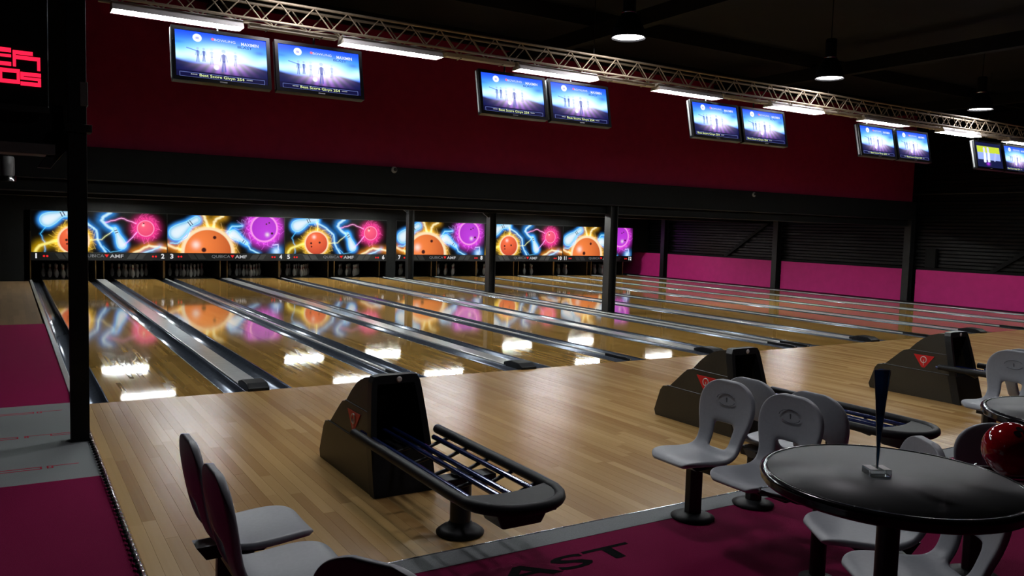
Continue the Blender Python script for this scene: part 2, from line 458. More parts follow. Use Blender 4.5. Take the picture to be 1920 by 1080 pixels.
for i in range(11):
    a, b = lane_x[i]+LW+GUT, lane_x[i+1]-GUT
    wide = i % 2 == 0
    if i == 5:
        divider(a+0.045, 0.04, 'narrow pale capping beside lane six at the pillars', False, 'pale cappings between lanes')
        divider(b-0.045, 0.04, 'narrow pale capping beside lane seven at the pillars', False, 'pale cappings between lanes')
        struct(MB().box(a+0.09, b-0.09, 0.0, LEN, -0.115, -0.004).build('floor_strip', BLACKPAINT), 'black strip between lanes six and seven where the pillars stand')
    else:
        divider((a+b)/2, (b-a)/2-0.005, '%s pale capping between lanes %s and %s' % ('wide' if wide else 'narrow', NUMW[i], NUMW[i+1]), wide, 'pale cappings between lanes')
divider(-GUT-0.035, 0.03, 'pale capping between lane one and the side carpet', False, 'pale cappings between lanes')
divider(lane_x[11]+LW+GUT+0.06, 0.055, 'pale capping between lane twelve and the magenta wall', False, 'pale cappings between lanes')
struct(MB().box(lane_x[11]+LW+GUT+0.12, 20.95, 0.0, LEN, -0.12, -0.002).build('floor_wall_strip', BLACKPAINT), 'dark strip along the right wall')

# kickbacks in the pit
kb_me = MB().box(-0.014, 0.014, 0.012, YD-16.95, 0.0, 1.3).mesh('board', noisy('dark_kickback', (0.022, 0.016, 0.009), 0.6, 0.2, 20))
ke_me = MB().box(-0.014, 0.014, 0.0, 0.011, 0.0, 1.3).mesh('front_edge', KICK)
for i in range(13):
    if i == 0: xs = [-GUT-0.03]
    elif i == 12: xs = [lane_x[11]+LW+GUT+0.03]
    else: xs = [lane_x[i-1]+LW+GUT+0.015, lane_x[i]-GUT-0.015]
    for n_, xx in enumerate(xs):
        if i == 0: lb = 'wooden kickback at the outer side of lane one'
        elif i == 12: lb = 'wooden kickback at the outer side of lane twelve'
        else: lb = 'wooden kickback board on the %s side of the pit' % ('lane '+NUMW[i-1+n_]+(' right' if n_ == 0 else ' left'))
        k = thing('kickback', lb, 'kickback board', (xx, 16.95, 0), group='wooden kickbacks beside the pin decks')
        link('board', kb_me, k); link('front_edge', ke_me, k)

# ------------------------------------------------------------------ pins
pp = [(0.0, 0.0), (0.0258, 0.0), (0.036, 0.02), (0.0495, 0.06), (0.0602, 0.114), (0.0555, 0.155), (0.0395, 0.20), (0.0265, 0.235), (0.0233, 0.26), (0.0252, 0.29), (0.031, 0.325), (0.0323, 0.345), (0.0285, 0.366), (0.016, 0.378), (0.0, 0.381)]
pin_me = MB().lathe(pp, 12).mesh('body', PINWHITE)
st_me = MB().lathe([(0.0285, 0.238), (0.0262, 0.246)], 12).mesh('neck_stripe', PINRED, fix=False)
st_me2 = MB().lathe([(0.0256, 0.268), (0.0262, 0.280)], 12).mesh('neck_stripe', PINRED, fix=False)
for i in range(12):
    cx = lane_x[i]+LW/2
    for row in range(4):
        for k in range(row+1):
            t = thing('bowling_pin', 'white bowling pin with red neck stripes on the deck of lane %s' % NUMW[i], 'bowling pin', (cx+(k-row/2)*0.3048, 17.25+row*0.264, 0.0), group='ten pins of lane '+NUMW[i])
            link('body', pin_me, t); link('neck_stripe', st_me, t); link('neck_stripe', st_me2, t)

# ------------------------------------------------------------------ mask art (drawn as coloured cells of the emissive panel)
def grid_print(name, img, wd, ht, material):
    """img rows top to bottom; panel in XZ, facing -Y, centred on the origin"""
    h, w_, _ = img.shape
    xs = np.linspace(-wd/2, wd/2, w_+1); zs = np.linspace(ht/2, -ht/2, h+1)
    X, Z = np.meshgrid(xs, zs)
    v = np.stack([X.ravel(), np.zeros(X.size), Z.ravel()], 1)
    idx = np.arange((h+1)*(w_+1)).reshape(h+1, w_+1)
    q = np.stack([idx[1:, :-1], idx[1:, 1:], idx[:-1, 1:], idx[:-1, :-1]], -1).reshape(-1, 4)
    me = bpy.data.meshes.new(name)
    me.vertices.add(len(v)); me.vertices.foreach_set('co', v.ravel())
    me.loops.add(q.size); me.loops.foreach_set('vertex_index', q.ravel())
    me.polygons.add(len(q))
    me.polygons.foreach_set('loop_start', np.arange(0, q.size, 4))
    me.polygons.foreach_set('loop_total', np.full(len(q), 4))
    me.update()
    ca = me.color_attributes.new('print', 'FLOAT_COLOR', 'CORNER')
    col = np.ones((len(q), 4, 4), np.float32)
    col[:, :, :3] = img.reshape(-1, 1, 3)
    ca.data.foreach_set('color', col.ravel())
    me.materials.append(material)
    return me

class Canvas:
    """linear-light canvas in units of its height: x 0..aspect, y 0..1 downwards"""
    def __init__(s, w, h, aspect):
        s.x, s.y = np.meshgrid((np.arange(w)+0.5)/w*aspect, (np.arange(h)+0.5)/h)
        s.c = np.zeros((h, w, 3)); s.a = aspect; s.px = 1.0/h
    def over(s, col, al):
        s.c = s.c*(1-al[..., None]) + np.array(col)*al[..., None]
    def addl(s, col, al): s.c = s.c + np.array(col)*al[..., None]
    def dist(s, pts):
        d = np.full(s.x.shape, 9.0)
        for (x0, y0), (x1, y1) in zip(pts[:-1], pts[1:]):
            dx, dy = x1-x0, y1-y0; l2 = dx*dx+dy*dy+1e-9
            t = np.clip(((s.x-x0)*dx+(s.y-y0)*dy)/l2, 0, 1)
            d = np.minimum(d, np.hypot(s.x-x0-t*dx, s.y-y0-t*dy))
        return d
    def soft(s, d, r, e=None):
        e = e or s.px
        return np.clip((r-d)/e+0.5, 0, 1)
    def bolt(s, pts, r, core, glow, g=2.2, jag=0.012, seed=1):
        rnd = random.Random(seed); q = [pts[0]]
        for a, b in zip(pts[:-1], pts[1:]):
            for t in (0.33, 0.66): q.append((a[0]+(b[0]-a[0])*t+rnd.uniform(-jag, jag), a[1]+(b[1]-a[1])*t+rnd.uniform(-jag, jag)))
            q.append(b)
        d = s.dist(q)
        s.addl(glow, 0.8*np.exp(-(d/(r*g))**2)); s.over(core, s.soft(d, r*0.6, r*0.8))
    def twigs(s, cx, cy, r0, r1, n, col, seed=1, wid=0.006):
        rnd = random.Random(seed)
        for k in range(n):
            a = 2*math.pi*(k+rnd.uniform(-.3, .3))/n; l = r0+(r1-r0)*rnd.uniform(0.35, 1.0)
            p = [(cx+r0*math.cos(a), cy+r0*math.sin(a))]
            for t in (0.5, 1.0):
                b = a+rnd.uniform(-.25, .25); rr = r0+(l-r0)*t
                p.append((cx+rr*math.cos(b), cy+rr*math.sin(b)))
            d = s.dist(p); s.addl(col, 0.30*np.exp(-(d/wid)**2))
    def ball(s, cx, cy, r, base, dark, rim, glow, gr, holes, hl):
        d = np.hypot(s.x-cx, s.y-cy)
        s.addl(glow, 0.9*np.exp(-(np.maximum(d-r*1.08, 0)/(gr))**2))
        s.over(rim, s.soft(d, r*1.14, r*0.10))
        sh = np.clip(np.hypot(s.x-hl[0], s.y-hl[1])/(r*2.0), 0, 1)**1.3
        colr = np.array(base)*(1-sh[..., None]) + np.array(dark)*sh[..., None]
        al = s.soft(d, r, r*0.05)[..., None]
        s.c = s.c*(1-al)+colr*al
        s.over((1, 0.92, 0.85), 0.75*np.exp(-(np.hypot(s.x-hl[0], s.y-hl[1])/(r*0.16))**2))
        for hx, hy, hr in holes:
            s.over((0.05, 0.01, 0.01), s.soft(np.hypot(s.x-hx, s.y-hy), hr, hr*0.5))
    def pin(s, b, n, h, rb, rn, rh):
        """pin body centre b, neck n, head h with radii"""
        pts = []; B, Nn, H = map(np.array, (b, n, h))
        for t in np.linspace(0, 1, 14): pts.append((*(B+(Nn-B)*t), rb+(rn-rb)*(t*t*(3-2*t))))
        for t in np.linspace(0.1, 1, 6): pts.append((*(Nn+(H-Nn)*t), rn+(rh-rn)*t))
        d = np.full(s.x.shape, 9.0)
        for px_, py_, pr_ in pts: d = np.minimum(d, np.hypot(s.x-px_, s.y-py_)-pr_)
        s.addl((0.05, 0.35, 1.0), 0.9*np.exp(-(np.maximum(d, 0)/0.055)**2))
        s.over((0.12, 0.50, 0.85), s.soft(d, 0.0, 0.03))
        s.over((0.55, 0.80, 0.95), s.soft(d, -rn*0.45, rb*0.5))
        s.over((0.90, 0.95, 1.0), 0.7*s.soft(d, -rb*0.45, rb*0.6))
        s.over((0.4, 0.85, 1.0), np.exp(-((d+0.012)/0.012)**2)*0.8)
        ax = (Nn-B)/np.linalg.norm(Nn-B); pe = np.array((-ax[1], ax[0]))
        for o in (-0.03, 0.03):
            c0 = Nn+ax*o
            dd = s.dist([tuple(c0-pe*rn*0.6), tuple(c0+pe*rn*0.6)])
            s.over((0.02, 0.03, 0.10), s.soft(dd, 0.010, 0.012))

AW, AH = 3.34, 1.09        # art panel size
asp = AW/AH
def A_(px, py): return ((px-113)/811*asp, (py-150)/250)
def B_(px, py): return ((px-1040)/842*asp, (py-130)/275)
def art_a():
    s = Canvas(420, 136, asp); s.c += 0.001
    s.bolt([A_(195, 250), A_(165, 290), A_(190, 340), A_(188, 405)], 0.010, (0.1, .5, .8), (0, .15, .4), seed=3)
    s.pin(A_(205, 205), A_(292, 166), A_(350, 160), 0.17, 0.085, 0.09)
    s.bolt([A_(358, 182), A_(430, 215), A_(488, 262), A_(497, 325), A_(528, 375), A_(545, 408)], 0.036, (.45, .8, 1), (0.02, .25, .8), seed=4)
    s.bolt([A_(360, 240), A_(362, 205), A_(358, 180)], 0.02, (1, .9, .4), (.6, .35, .02), seed=5)
    s.twigs(*A_(355, 325), 0.32, 0.56, 46, (1.0, 0.72, 0.08), 6, 0.010)
    s.bolt([A_(262, 330), A_(210, 345), A_(160, 362), A_(136, 400)], 0.05, (1, .85, .2), (.6, .35, .0), seed=7)
    s.bolt([A_(440, 320), A_(520, 320), A_(590, 262)], 0.010, (.8, .9, .5), (.3, .3, .1), seed=8)
    s.ball(*A_(355, 325), 0.315, (1.0, .17, .06), (.42, .03, .02), (1.0, .70, .42), (1.0, .55, .05), 0.085,
           [(*A_(313, 325), 0.03), (*A_(379, 319), 0.03), (*A_(316, 349), 0.022)], A_(335, 280))
    s.bolt([A_(575, 150), A_(535, 175), A_(520, 200), A_(560, 240), A_(605, 265)], 0.05, (.55, .85, 1), (0.02, .3, .9), seed=9)
    s.pin(A_(642, 352), A_(608, 268), A_(600, 250), 0.115, 0.05, 0.045)
    s.bolt([A_(730, 215), A_(690, 200), A_(640, 183), A_(585, 200), A_(545, 212)], 0.012, (1, .5, .85), (.5, .1, .3), seed=10)
    s.bolt([A_(735, 270), A_(690, 320), A_(660, 350)], 0.012, (.9, .5, .9), (.4, .1, .4), seed=11)
    s.bolt([A_(530, 360), A_(570, 400), A_(640, 385)], 0.008, (.2, .6, .9), (.0, .15, .3), seed=12)
    s.twigs(*A_(790, 245), 0.25, 0.42, 26, (1.0, 0.12, 0.45), 13, 0.010)
    s.ball(*A_(790, 245), 0.185, (1.0, .12, .22), (.80, .04, .16), (1.0, .28, .52), (1.0, .04, .30), 0.13,
           [(*A_(778, 213), 0.016)], A_(775, 225))
    s.bolt([A_(715, 402), A_(770, 375), A_(810, 355), A_(860, 362), A_(924, 372)], 0.045, (1, .8, .45), (.8, .25, .02), seed=14)
    s.bolt([A_(770, 405), A_(830, 385), A_(880, 360)], 0.03, (.5, .8, 1), (.02, .25, .6), seed=15)
    return s.c
def art_b():
    s = Canvas(420, 136, asp); s.c += 0.001
    s.bolt([B_(1040, 345), B_(1090, 370), B_(1140, 380)], 0.05, (1, .75, .4), (.8, .25, .02), seed=3)
    s.twigs(*B_(1600, 220), 0.12, 0.45, 30, (.45, .35, .8), 2, 0.008)
    s.bolt([B_(1320, 215), B_(1305, 170), B_(1288, 130)], 0.05, (1, .85, .45), (.7, .35, .02), seed=4)
    s.bolt([B_(1355, 220), B_(1362, 175), B_(1385, 150), B_(1425, 132)], 0.05, (1, .85, .45), (.7, .35, .02), seed=5)
    s.pin(B_(1500, 262), B_(1580, 318), B_(1598, 330), 0.125, 0.06, 0.05)
    s.bolt([B_(1455, 250), B_(1490, 205), B_(1565, 200)], 0.03, (.3, .75, 1), (.02, .3, .8), seed=6)
    s.bolt([B_(1595, 325), B_(1625, 375), B_(1690, 405)], 0.03, (.4, .8, 1), (.02, .25, .7), seed=7)
    s.twigs(*B_(1320, 400), 0.62, 0.86, 44, (1.0, 0.6, 0.2), 8, 0.010)
    s.ball(*B_(1320, 400), 0.60, (1.0, .25, .06), (.34, .045, .01), (1.0, .78, .48), (1.0, .50, .05), 0.10,
           [(*B_(1366, 290), 0.045), (*B_(1290, 382), 0.06)], B_(1235, 345))
    s.pin(B_(1100, 262), B_(1195, 190), B_(1238, 165), 0.19, 0.10, 0.105)
    s.bolt([B_(1060, 335), B_(1110, 335), B_(1170, 290), B_(1200, 225)], 0.018, (.3, .8, 1), (.02, .2, .6), seed=9)
    s.twigs(*B_(1728, 215), 0.38, 0.60, 30, (.85, .15, .9), 10, 0.010)
    s.ball(*B_(1728, 215), 0.335, (.55, .05, .75), (.40, .02, .55), (.95, .32, .85), (.75, .05, .80), 0.16,
           [(*B_(1745, 182), 0.022), (*B_(1766, 172), 0.022), (*B_(1788, 252), 0.032)], B_(1752, 262))
    s.bolt([B_(1795, 340), B_(1835, 335), B_(1838, 375)], 0.012, (.8, .8, 1), (.3, .2, .5), seed=11)
    d = np.hypot(s.x-B_(1822, 0)[0], s.y-B_(0, 388)[1])
    s.addl((0.02, .35, 1.0), np.exp(-(d/0.15)**2)); s.over((.7, .9, 1), 0.9*np.exp(-(d/0.09)**2))
    return s.c
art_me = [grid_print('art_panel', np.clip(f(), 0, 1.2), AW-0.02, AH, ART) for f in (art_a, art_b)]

MY, MZ = 16.40, 0.77
dot_me = MB().lathe([(0.028, 0), (0.0, 0.001)], 12).mesh('red_mark', DOTRED)
tri_me = MB().prism([(-0.055, 0.04), (0.055, 0.04), (0.0, -0.045)], -0.002, 0.0, 'y').mesh('red_triangle', DOTRED)
for k in range(6):
    xc = pair_c[k]
    t = thing('mask_unit', 'lit picture mask of glowing bowling balls and pins numbered %s and %s' % (NUMW[2*k], NUMW[2*k+1]), 'mask panel', (xc, MY, 0.54), group='pictured masks above the pins')
    MB().box(-AW/2, AW/2, 0.012, 0.10, 0.0, 1.33).build('backing', STRIPGREY, t)
    MB().box(-AW/2, AW/2, -0.01, 0.012, 0.225+AH, 0.245+AH).build('top_rail', BLACKSTEEL, t)
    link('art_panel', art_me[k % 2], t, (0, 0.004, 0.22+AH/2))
    MB().box(-AW/2+0.004, AW/2-0.004, -0.02, 0.012, 0.0, 0.215).build('name_strip', STRIPGREY, t, bevel=0.004)
    for sgn in (-1, 1):
        for a, b in ((0.62, 0.82), (0.86, 1.02)):
            MB().prism([(sgn*(a+0.10), 0.19), (sgn*(b+0.10), 0.19), (sgn*b, 0.04), (sgn*a, 0.04)], -0.0215, -0.0195, 'y').build('grey_chevron', STRIPPANEL, t)
        dg = link('number', text_mesh(str(2*k+(1 if sgn < 0 else 2)), {1: 0.036, 10: 0.15, 11: 0.105, 12: 0.145}.get(2*k+(1 if sgn < 0 else 2), 0.085), 0.135, DIGITS, 0.03), t, (sgn*(AW/2-0.12), -0.023, 0.125), (R(90), 0, 0))
        for q in (0, 1):
            link('red_mark', dot_me, t, (sgn*(AW/2-0.30-0.075*q), -0.022, 0.115), (R(90), 0, 0))
    link('logo_lettering', text_mesh('QUBICA', 0.52, 0.095, LOGOTXT), t, (-0.20, -0.023, 0.12), (R(90), 0, 0))
    link('logo_lettering', text_mesh('AMF', 0.34, 0.095, LOGOTXT2, 0.02), t, (0.37, -0.023, 0.12), (R(90), 0, 0))
    link('red_triangle', tri_me, t, (0.125, -0.021, 0.125))
    MB().box(-AW/2, -AW/2+0.008, -0.012, 0.01, 0.0, 1.33).build('edge_rail', BLACKSTEEL, t)
g0 = pair_c[2]+AW/2; g1 = pair_c[3]-AW/2
struct(MB().box(g0, g1, 16.42, 16.50, 0.0, 1.86).build('wall_masks_gap', BLACKPAINT), 'black post panel between masks six and seven')
struct(MB().box(pair_c[5]+AW/2, 20.95, 16.42, 16.50, 0.92, 1.86).build('wall_masks_end', BLACKPAINT), 'black panel beside mask twelve')

# ------------------------------------------------------------------ pillars
def pillar(x_, y_, h, wd, label, cap=True):
    t = thing('pillar', label, 'pillar', (x_, y_, 0), group='black steel pillars')
    fl_ = 0.018; q = wd/2
    m_ = MB(); m_.box(-q, -q+fl_, -q, q, 0, h); m_.box(q-fl_, q, -q, q, 0, h); m_.box(-q+fl_, q-fl_, -0.006, 0.006, 0, h)
    m_.build('shaft', BLACKSTEEL, t)
    MB().box(-q-0.012, q+0.012, -q-0.012, q+0.012, -0.004, 0.012).build('base_plate', BLACKSTEEL, t)
    if cap:
        MB().prism([(-q, h-0.02), (-q-0.16, h+0.0), (-q-0.16, h-0.03), (-q, h-0.14)], -0.03, 0.03, 'y').build('gusset', BLACKSTEEL, t)
        MB().box(-q-0.02, q+0.02, -q-0.02, q+0.02, h-0.012, h).build('head_plate', BLACKSTEEL, t)
    return t
pillar(10.17, 5.27, 2.27, 0.20, 'black steel pillar between lanes six and seven under the fascia header', False)
pillar(10.17, 10.35, 2.13, 0.20, 'black steel pillar standing between masks eight and nine')
pillar(10.17, 15.50, 2.25, 0.20, 'black steel pillar standing before mask seven')
pillar(20.80, 5.27, 2.27, 0.20, 'black pillar at the magenta wall under the fascia end', False)
pillar(20.80, 9.92, 2.62, 0.20, 'black pillar at the magenta wall below a diagonal brace top', False)
pillar(20.80, 15.35, 2.25, 0.20, 'black pillar at the magenta wall next to mask twelve', False)
t = thing('pillar', 'dark pillar on grey carpet beside the approach corner', 'pillar', (-0.335, -1.36, 0), group='black steel pillars')
MB().box(-0.065, 0.065, -0.065, 0.065, 0.0, 5.34).build('shaft', BLACKPAINT, t, bevel=0.006)
MB().box(-0.09, 0.10, -0.09, 0.09, 2.40, 2.46).build('collar', BLACKPAINT, t, bevel=0.004)
MB().box(0.02, 0.075, -0.07, 0.07, 2.60, 2.78).build('bracket', DIMGREY, t, bevel=0.004)

# ------------------------------------------------------------------ side structures at the left
t = thing('led_sign', 'black sign with glowing red angular lettering', 'sign', (-1.2, -1.36, 2.55))
MB().box(-1.4, 0.68, -0.02, 0.06, 0.0, 1.0).build('case', BLACKPAINT, t, bevel=0.006)
MB().box(-1.4, 0.68, -0.10, -0.02, -0.03, 0.012).build('ledge', BLACKSTEEL, t)
def strokes(name, segs, th=0.026):
    m_ = MB()
    for (xa, za, xb, zb) in segs:
        m_.box(min(xa, xb)-th/2, max(xa, xb)+th/2, -0.028, -0.021, min(za, zb)-th/2, max(za, zb)+th/2)
    m_.build(name, LEDRED, t)
def sg(px, py): return ((px/1.0)*0.00337-0.825+1.2, (190-py)*0.00390+2.585-2.55)
def st(name, *seg): strokes(name, [(*sg(a, b), *sg(c, d)) for a, b, c, d in seg], 0.020)
st('letter', (-18, 92, 17, 95), (-18, 104, 17, 104), (-18, 118, 17, 120), (-18, 92, -18, 118))
st('letter', (26, 95, 26, 120), (26, 95, 58, 97), (26, 104, 72, 106), (72, 106, 72, 124))
st('letter', (0, 130, 33, 132), (0, 150, 33, 152), (33, 132, 33, 152), (0, 130, 0, 150))
st('letter', (40, 134, 73, 136), (40, 143, 73, 143), (73, 143, 73, 154), (40, 152, 73, 154), (40, 134, 40, 143))
t = thing('cornice', 'dark stepped cornice beneath the red lettered sign', 'cornice', (-2.2, -1.3, 2.2))
MB().box(-2.5, 1.72, -0.05, 0.25, 0.02, 0.10).build('shelf', DIMGREY, t, bevel=0.004)
MB().box(-2.5, 1.78, 0.0, 0.3, 0.10, 0.40).build('board', BLACKPAINT, t)
t = thing('bracket', 'dark diagonal bracket bolted to the pillar by the red sign', 'bracket', (-0.40, -1.30, 2.10))
MB().prism([(0.0, 0.34), (-0.20, 0.02), (-0.11, 0.02), (0.0, 0.17)], -0.02, 0.02, 'y').build('arm', BLACKSTEEL, t, bevel=0.004)
t = thing('spot_lamp', 'small pale hanging fitting with glinting clear shade', 'lamp', (-0.78, 1.6, 2.10))
MB().lathe([(0.055, 0.06), (0.06, 0.08), (0.06, 0.24), (0.05, 0.26)], 16).build('housing', DIMGREY, t)
MB().lathe([(0.075, 0.0), (0.075, 0.055), (0.06, 0.06)], 16).build('shade', CHROME, t)
MB().tube([(0, 0, 0.25), (0, 0, 0.9)], 0.008, 6).build('cable', BLACKPAINT, t)

# ------------------------------------------------------------------ truss, trunking, tube lights
TZ0, TZ1, TY = 3.755, 3.955, 0.105
t = thing('lighting_truss', 'long aluminium lattice truss carrying the tube lights', 'truss', (0, 0, 3.755))
XA, XB = -0.05, 20.8
for y in (-TY, TY):
    for z in (0.0, 0.20):
        MB().tube([(XA, y, z), (XB, y, z)], 0.0145, 8).build('chord', ALU, t)
nb = 58; pt = (XB-XA)/nb
bl = math.hypot(pt/2, 0.20)
bm1 = MB().tube([(0, 0, 0), (pt/2, 0, 0.20)], 0.0075, 6, cap=False).mesh('brace', ALU)
bm2 = MB().tube([(0, 0, 0.20), (pt/2, 0, 0)], 0.0075, 6, cap=False).mesh('brace', ALU)
for i in range(nb):
    link('brace', bm1, t, (XA+pt*i, -TY, 0)); link('brace', bm2, t, (XA+pt*(i+0.5), -TY, 0))
    link('brace', bm2, t, (XA+pt*i, TY, 0)); link('brace', bm1, t, (XA+pt*(i+0.5), TY, 0))
mm = MB()
for i in range(nb):
    xx = XA+pt*i
    for z in (0.0,):
        mm.tube([(xx, -TY, z), (xx+pt/2, TY, z)], 0.0075, 5, cap=False); mm.tube([(xx+pt/2, TY, z), (xx+pt, -TY, z)], 0.0075, 5, cap=False)
tag(mm.build('lacing', ALU, t), kind='stuff')
for xx in (1.0, 5.6, 10.2, 14.8, 19.4):
    MB().tube([(xx, 0, 0.2), (xx, 0, 1.12)], 0.006, 6).build('hanger', BLACKSTEEL, t)
tk = thing('light_trunking', 'cream trunking rail running under the truss between tube lights', 'trunking', (0, 0, 3.70))
LX0, LP, LLEN = 0.05, 2.2, 1.17
for k in range(9):
    MB().box(LX0+LP*k+LLEN+0.07, LX0+LP*(k+1)-0.05, -0.045, 0.045, -0.012, 0.03).build('rail', TRUNK, tk, bevel=0.004)
    for xx in (LX0+LP*k+LLEN+0.25, LX0+LP*(k+1)-0.22):
        MB().tube([(xx, -0.05, -0.016), (xx, 0.05, -0.016)], 0.007, 6).build('clip', CHROME, tk)
def tube_light(x0, y, z, ln, mtl, label, group, cat='tube light', hang=0.0):
    t = thing('tube_light', label, cat, (x0, y, z), group=group)
    pr = [(-0.102, -0.042), (-0.05, 0.040), (0.05, 0.040), (0.102, -0.042), (0.097, -0.044), (0.046, 0.034), (-0.046, 0.034), (-0.097, -0.044)]
    MB().prism(pr, 0, ln, 'x').build('reflector', REFLECTOR, t)
    MB().tube([(0.012, 0, -0.002), (ln-0.012, 0, -0.002)], 0.031, 10).build('tube', mtl, t)
    for xx in (-0.004, ln):
        MB().prism([(-0.102, -0.044), (-0.05, 0.041), (0.05, 0.041), (0.102, -0.044)], xx, xx+0.004, 'x').build('end_plate', TRUNK, t)
    for xx in (0.0, ln-0.012):
        MB().box(xx, xx+0.012, -0.030, 0.030, -0.028, 0.03).build('end_cap', REFLECTOR, t, bevel=0.003)
    for xx in (0.15, ln-0.15):
        if hang: MB().tube([(xx, 0, 0.03), (xx, 0, hang)], 0.005, 6).build('hanger', BLACKSTEEL, t)
    return t
ords = ['first', 'second', 'third', 'fourth', 'fifth', 'sixth', 'seventh', 'eighth', 'ninth', 'tenth']
for k in range(10):
    tube_light(LX0+LP*k, 0, 3.70, LLEN, TUBEM, 'glowing white tube light under the truss, %s from the red sign' % ords[k], 'tube lights under the truss')
COVE_X = ((1.26, 2.39), (6.03, 7.2), (8.5, 9.69), (13.4, 14.6), (16.1, 17.25))
for yy, zz, where in ((15.0, 2.31, 'masks'), (10.85, 2.20, 'middle cross beam'), (5.95, 2.20, 'crimson fascia')):
    for k, (a, b) in enumerate(COVE_X):
        tube_light(a, yy, zz, b-a, COVEM2 if yy == 10.85 else COVEM3 if yy == 5.95 else COVEM, 'tube light hidden behind the %s header, over %s' % (where, ['lanes one and two', 'lane four', 'lane six', 'lane eight', 'lane ten'][k]), 'tube lights behind the headers', hang=2.63-zz)

# bell pendants
def pendant(loc, label):
    t = thing('bell_pendant', label, 'pendant lamp', loc, group='bell pendants over the lanes')
    MB().lathe([(0.205, 0.0), (0.21, 0.01), (0.185, 0.12), (0.14, 0.22), (0.10, 0.28), (0.085, 0.30), (0.08, 0.295), (0.13, 0.21), (0.175, 0.12), (0.196, 0.012), (0.205, 0.0)], 28, cap=False).build('shade', BLACKPAINT, t)
    MB().lathe([(0.0, 0.020), (0.10, 0.016), (0.190, 0.022)], 28, cap=False).build('lens', BAYM, t)
    MB().lathe([(0.086, 0.298), (0.09, 0.305), (0.09, 0.318), (0.075, 0.325)], 20).build('collar', CHROME, t)
    MB().lathe([(0.078, 0.325), (0.08, 0.34), (0.08, 0.56), (0.07, 0.58)], 20).build('gear_box', BLACKPAINT, t)
    MB().tube([(0, 0, 0.58), (0, 0, 5.34-loc[2])], 0.008, 6).build('stem', BLACKPAINT, t)
pendant((5.68, -0.58, 4.10), 'black bell pendant lamp above the second pair of lane screens')
pendant((9.65, -0.43, 4.10), 'black bell pendant lamp above the third pair of lane screens')
pendant((14.1, -0.22, 4.10), 'black bell pendant lamp above the last pair of lane screens')
pendant((1.7, -0.6, 4.10), 'black bell pendant lamp above the first pair of lane screens')

for xx, lb in ((2.2, 'over the seats of lanes one and two'), (6.2, 'over the seats of lanes three and four'), (10.2, 'over the seats of lanes five and six')):
    pendant((xx, -4.6, 4.10), 'black bell pendant lamp '+lb)

# ------------------------------------------------------------------ screens
SWD, SHT = 0.93, 0.535
def screen_img():
    s = Canvas(190, 108, 16/9)
    x, y = s.x/s.a, s.y
    s.c[:] = (0.01, 0.05, 0.80)
    s.over((0.03, 0.35, 1.0), np.clip(np.exp(-((y-0.40)/0.22)**2), 0, 1)*0.9)
    wob = 0.03*np.sin(x*9)+0.02*np.sin(x*23+1)
    s.over((0.55, 0.85, 1.0), 0.85*np.exp(-((y-0.50-wob)/0.11)**2))
    s.over((0.40, 0.80, 1.0), 0.8*np.exp(-((x-0.5)/0.36)**2-((y-0.42)/0.20)**2))
    s.over((0.01, 0.01, 0.25), 0.5*np.exp(-((x-0.92)/0.07)**2-((y-0.30)/0.05)**2)+0.3*np.exp(-((x-0.03)/0.06)**2-((y-0.26)/0.03)**2))
    gnd = np.clip((y-0.60-0.05*np.sin(x*7))/0.06, 0, 1)
    s.over((0.004, 0.006, 0.05), gnd)
    ang = np.arctan2(x-0.52, y-0.30)
    rays = np.clip(0.6+0.4*np.sin(ang*34), 0, 1)
    s.over((0.50, 0.10, 1.0), gnd*np.exp(-((x-0.52)/0.22)**2)*np.exp(-np.maximum(y-0.66, 0)/0.16)*rays)
    s.over((1.0, 1.0, 1.0), np.exp(-((x-0.5)/0.24)**2-((y-0.52)/0.19)**2)*1.0)
    s.over((0.004, 0.004, 0.03), s.soft(0.86-y, 0.0, 0.02))
    d = np.hypot(s.x-0.235*s.a, s.y-0.13)
    s.over((0.75, 0.9, 0.85), s.soft(d, 0.085)); s.over((0.9, 0.95, 1.0), s.soft(d, 0.068)); s.over((0.2, 0.2, 0.6), s.soft(np.abs(s.x-0.235*s.a), 0.035)*s.soft(np.abs(s.y-0.135), 0.028)*0.8)
    # five walking figures
    for fx, fy, hh, dk in ((0.235, 0.36, 0.30, 0.8), (0.30, 0.36, 0.28, 0.9), (0.385, 0.35, 0.34, 0.45), (0.515, 0.36, 0.46, 0.85), (0.645, 0.36, 0.30, 0.5)):
        X_ = fx*s.a; col = (0.03, 0.05, 0.30)
        hd_ = hh*0.09
        s.over((0.25, 0.3, 0.6), dk*0.7*s.soft(np.hypot(s.x-X_, s.y-fy), hd_))
        s.over(col, dk*s.soft(s.dist([(X_, fy+hh*0.20), (X_, fy+hh*0.45)]), hh*0.075))
        s.over((0.12, 0.16, 0.5), dk*0.8*s.soft(s.dist([(X_-hh*0.09, fy+hh*0.18), (X_-hh*0.15, fy+hh*0.48)]), hh*0.028))
        s.over((0.12, 0.16, 0.5), dk*0.8*s.soft(s.dist([(X_+hh*0.09, fy+hh*0.18), (X_+hh*0.15, fy+hh*0.48)]), hh*0.028))
        s.over((0.06, 0.08, 0.35), dk*0.9*s.soft(s.dist([(X_-hh*0.03, fy+hh*0.5), (X_-hh*0.08, fy+hh*0.95)]), hh*0.04))
        s.over((0.06, 0.08, 0.35), dk*0.9*s.soft(s.dist([(X_+hh*0.03, fy+hh*0.5), (X_+hh*0.05, fy+hh*0.95)]), hh*0.04))
    s.over((0.05, 0.07, 0.4), 0.8*s.soft(s.dist([(0.235*s.a, 0.42), (0.12*s.a, 0.37)]), 0.010))
    s.over((0.9, 0.93, 1.0), 0.7*s.soft(np.hypot(s.x-0.43*s.a, s.y-0.73), 0.05, 0.03))
    return s.c
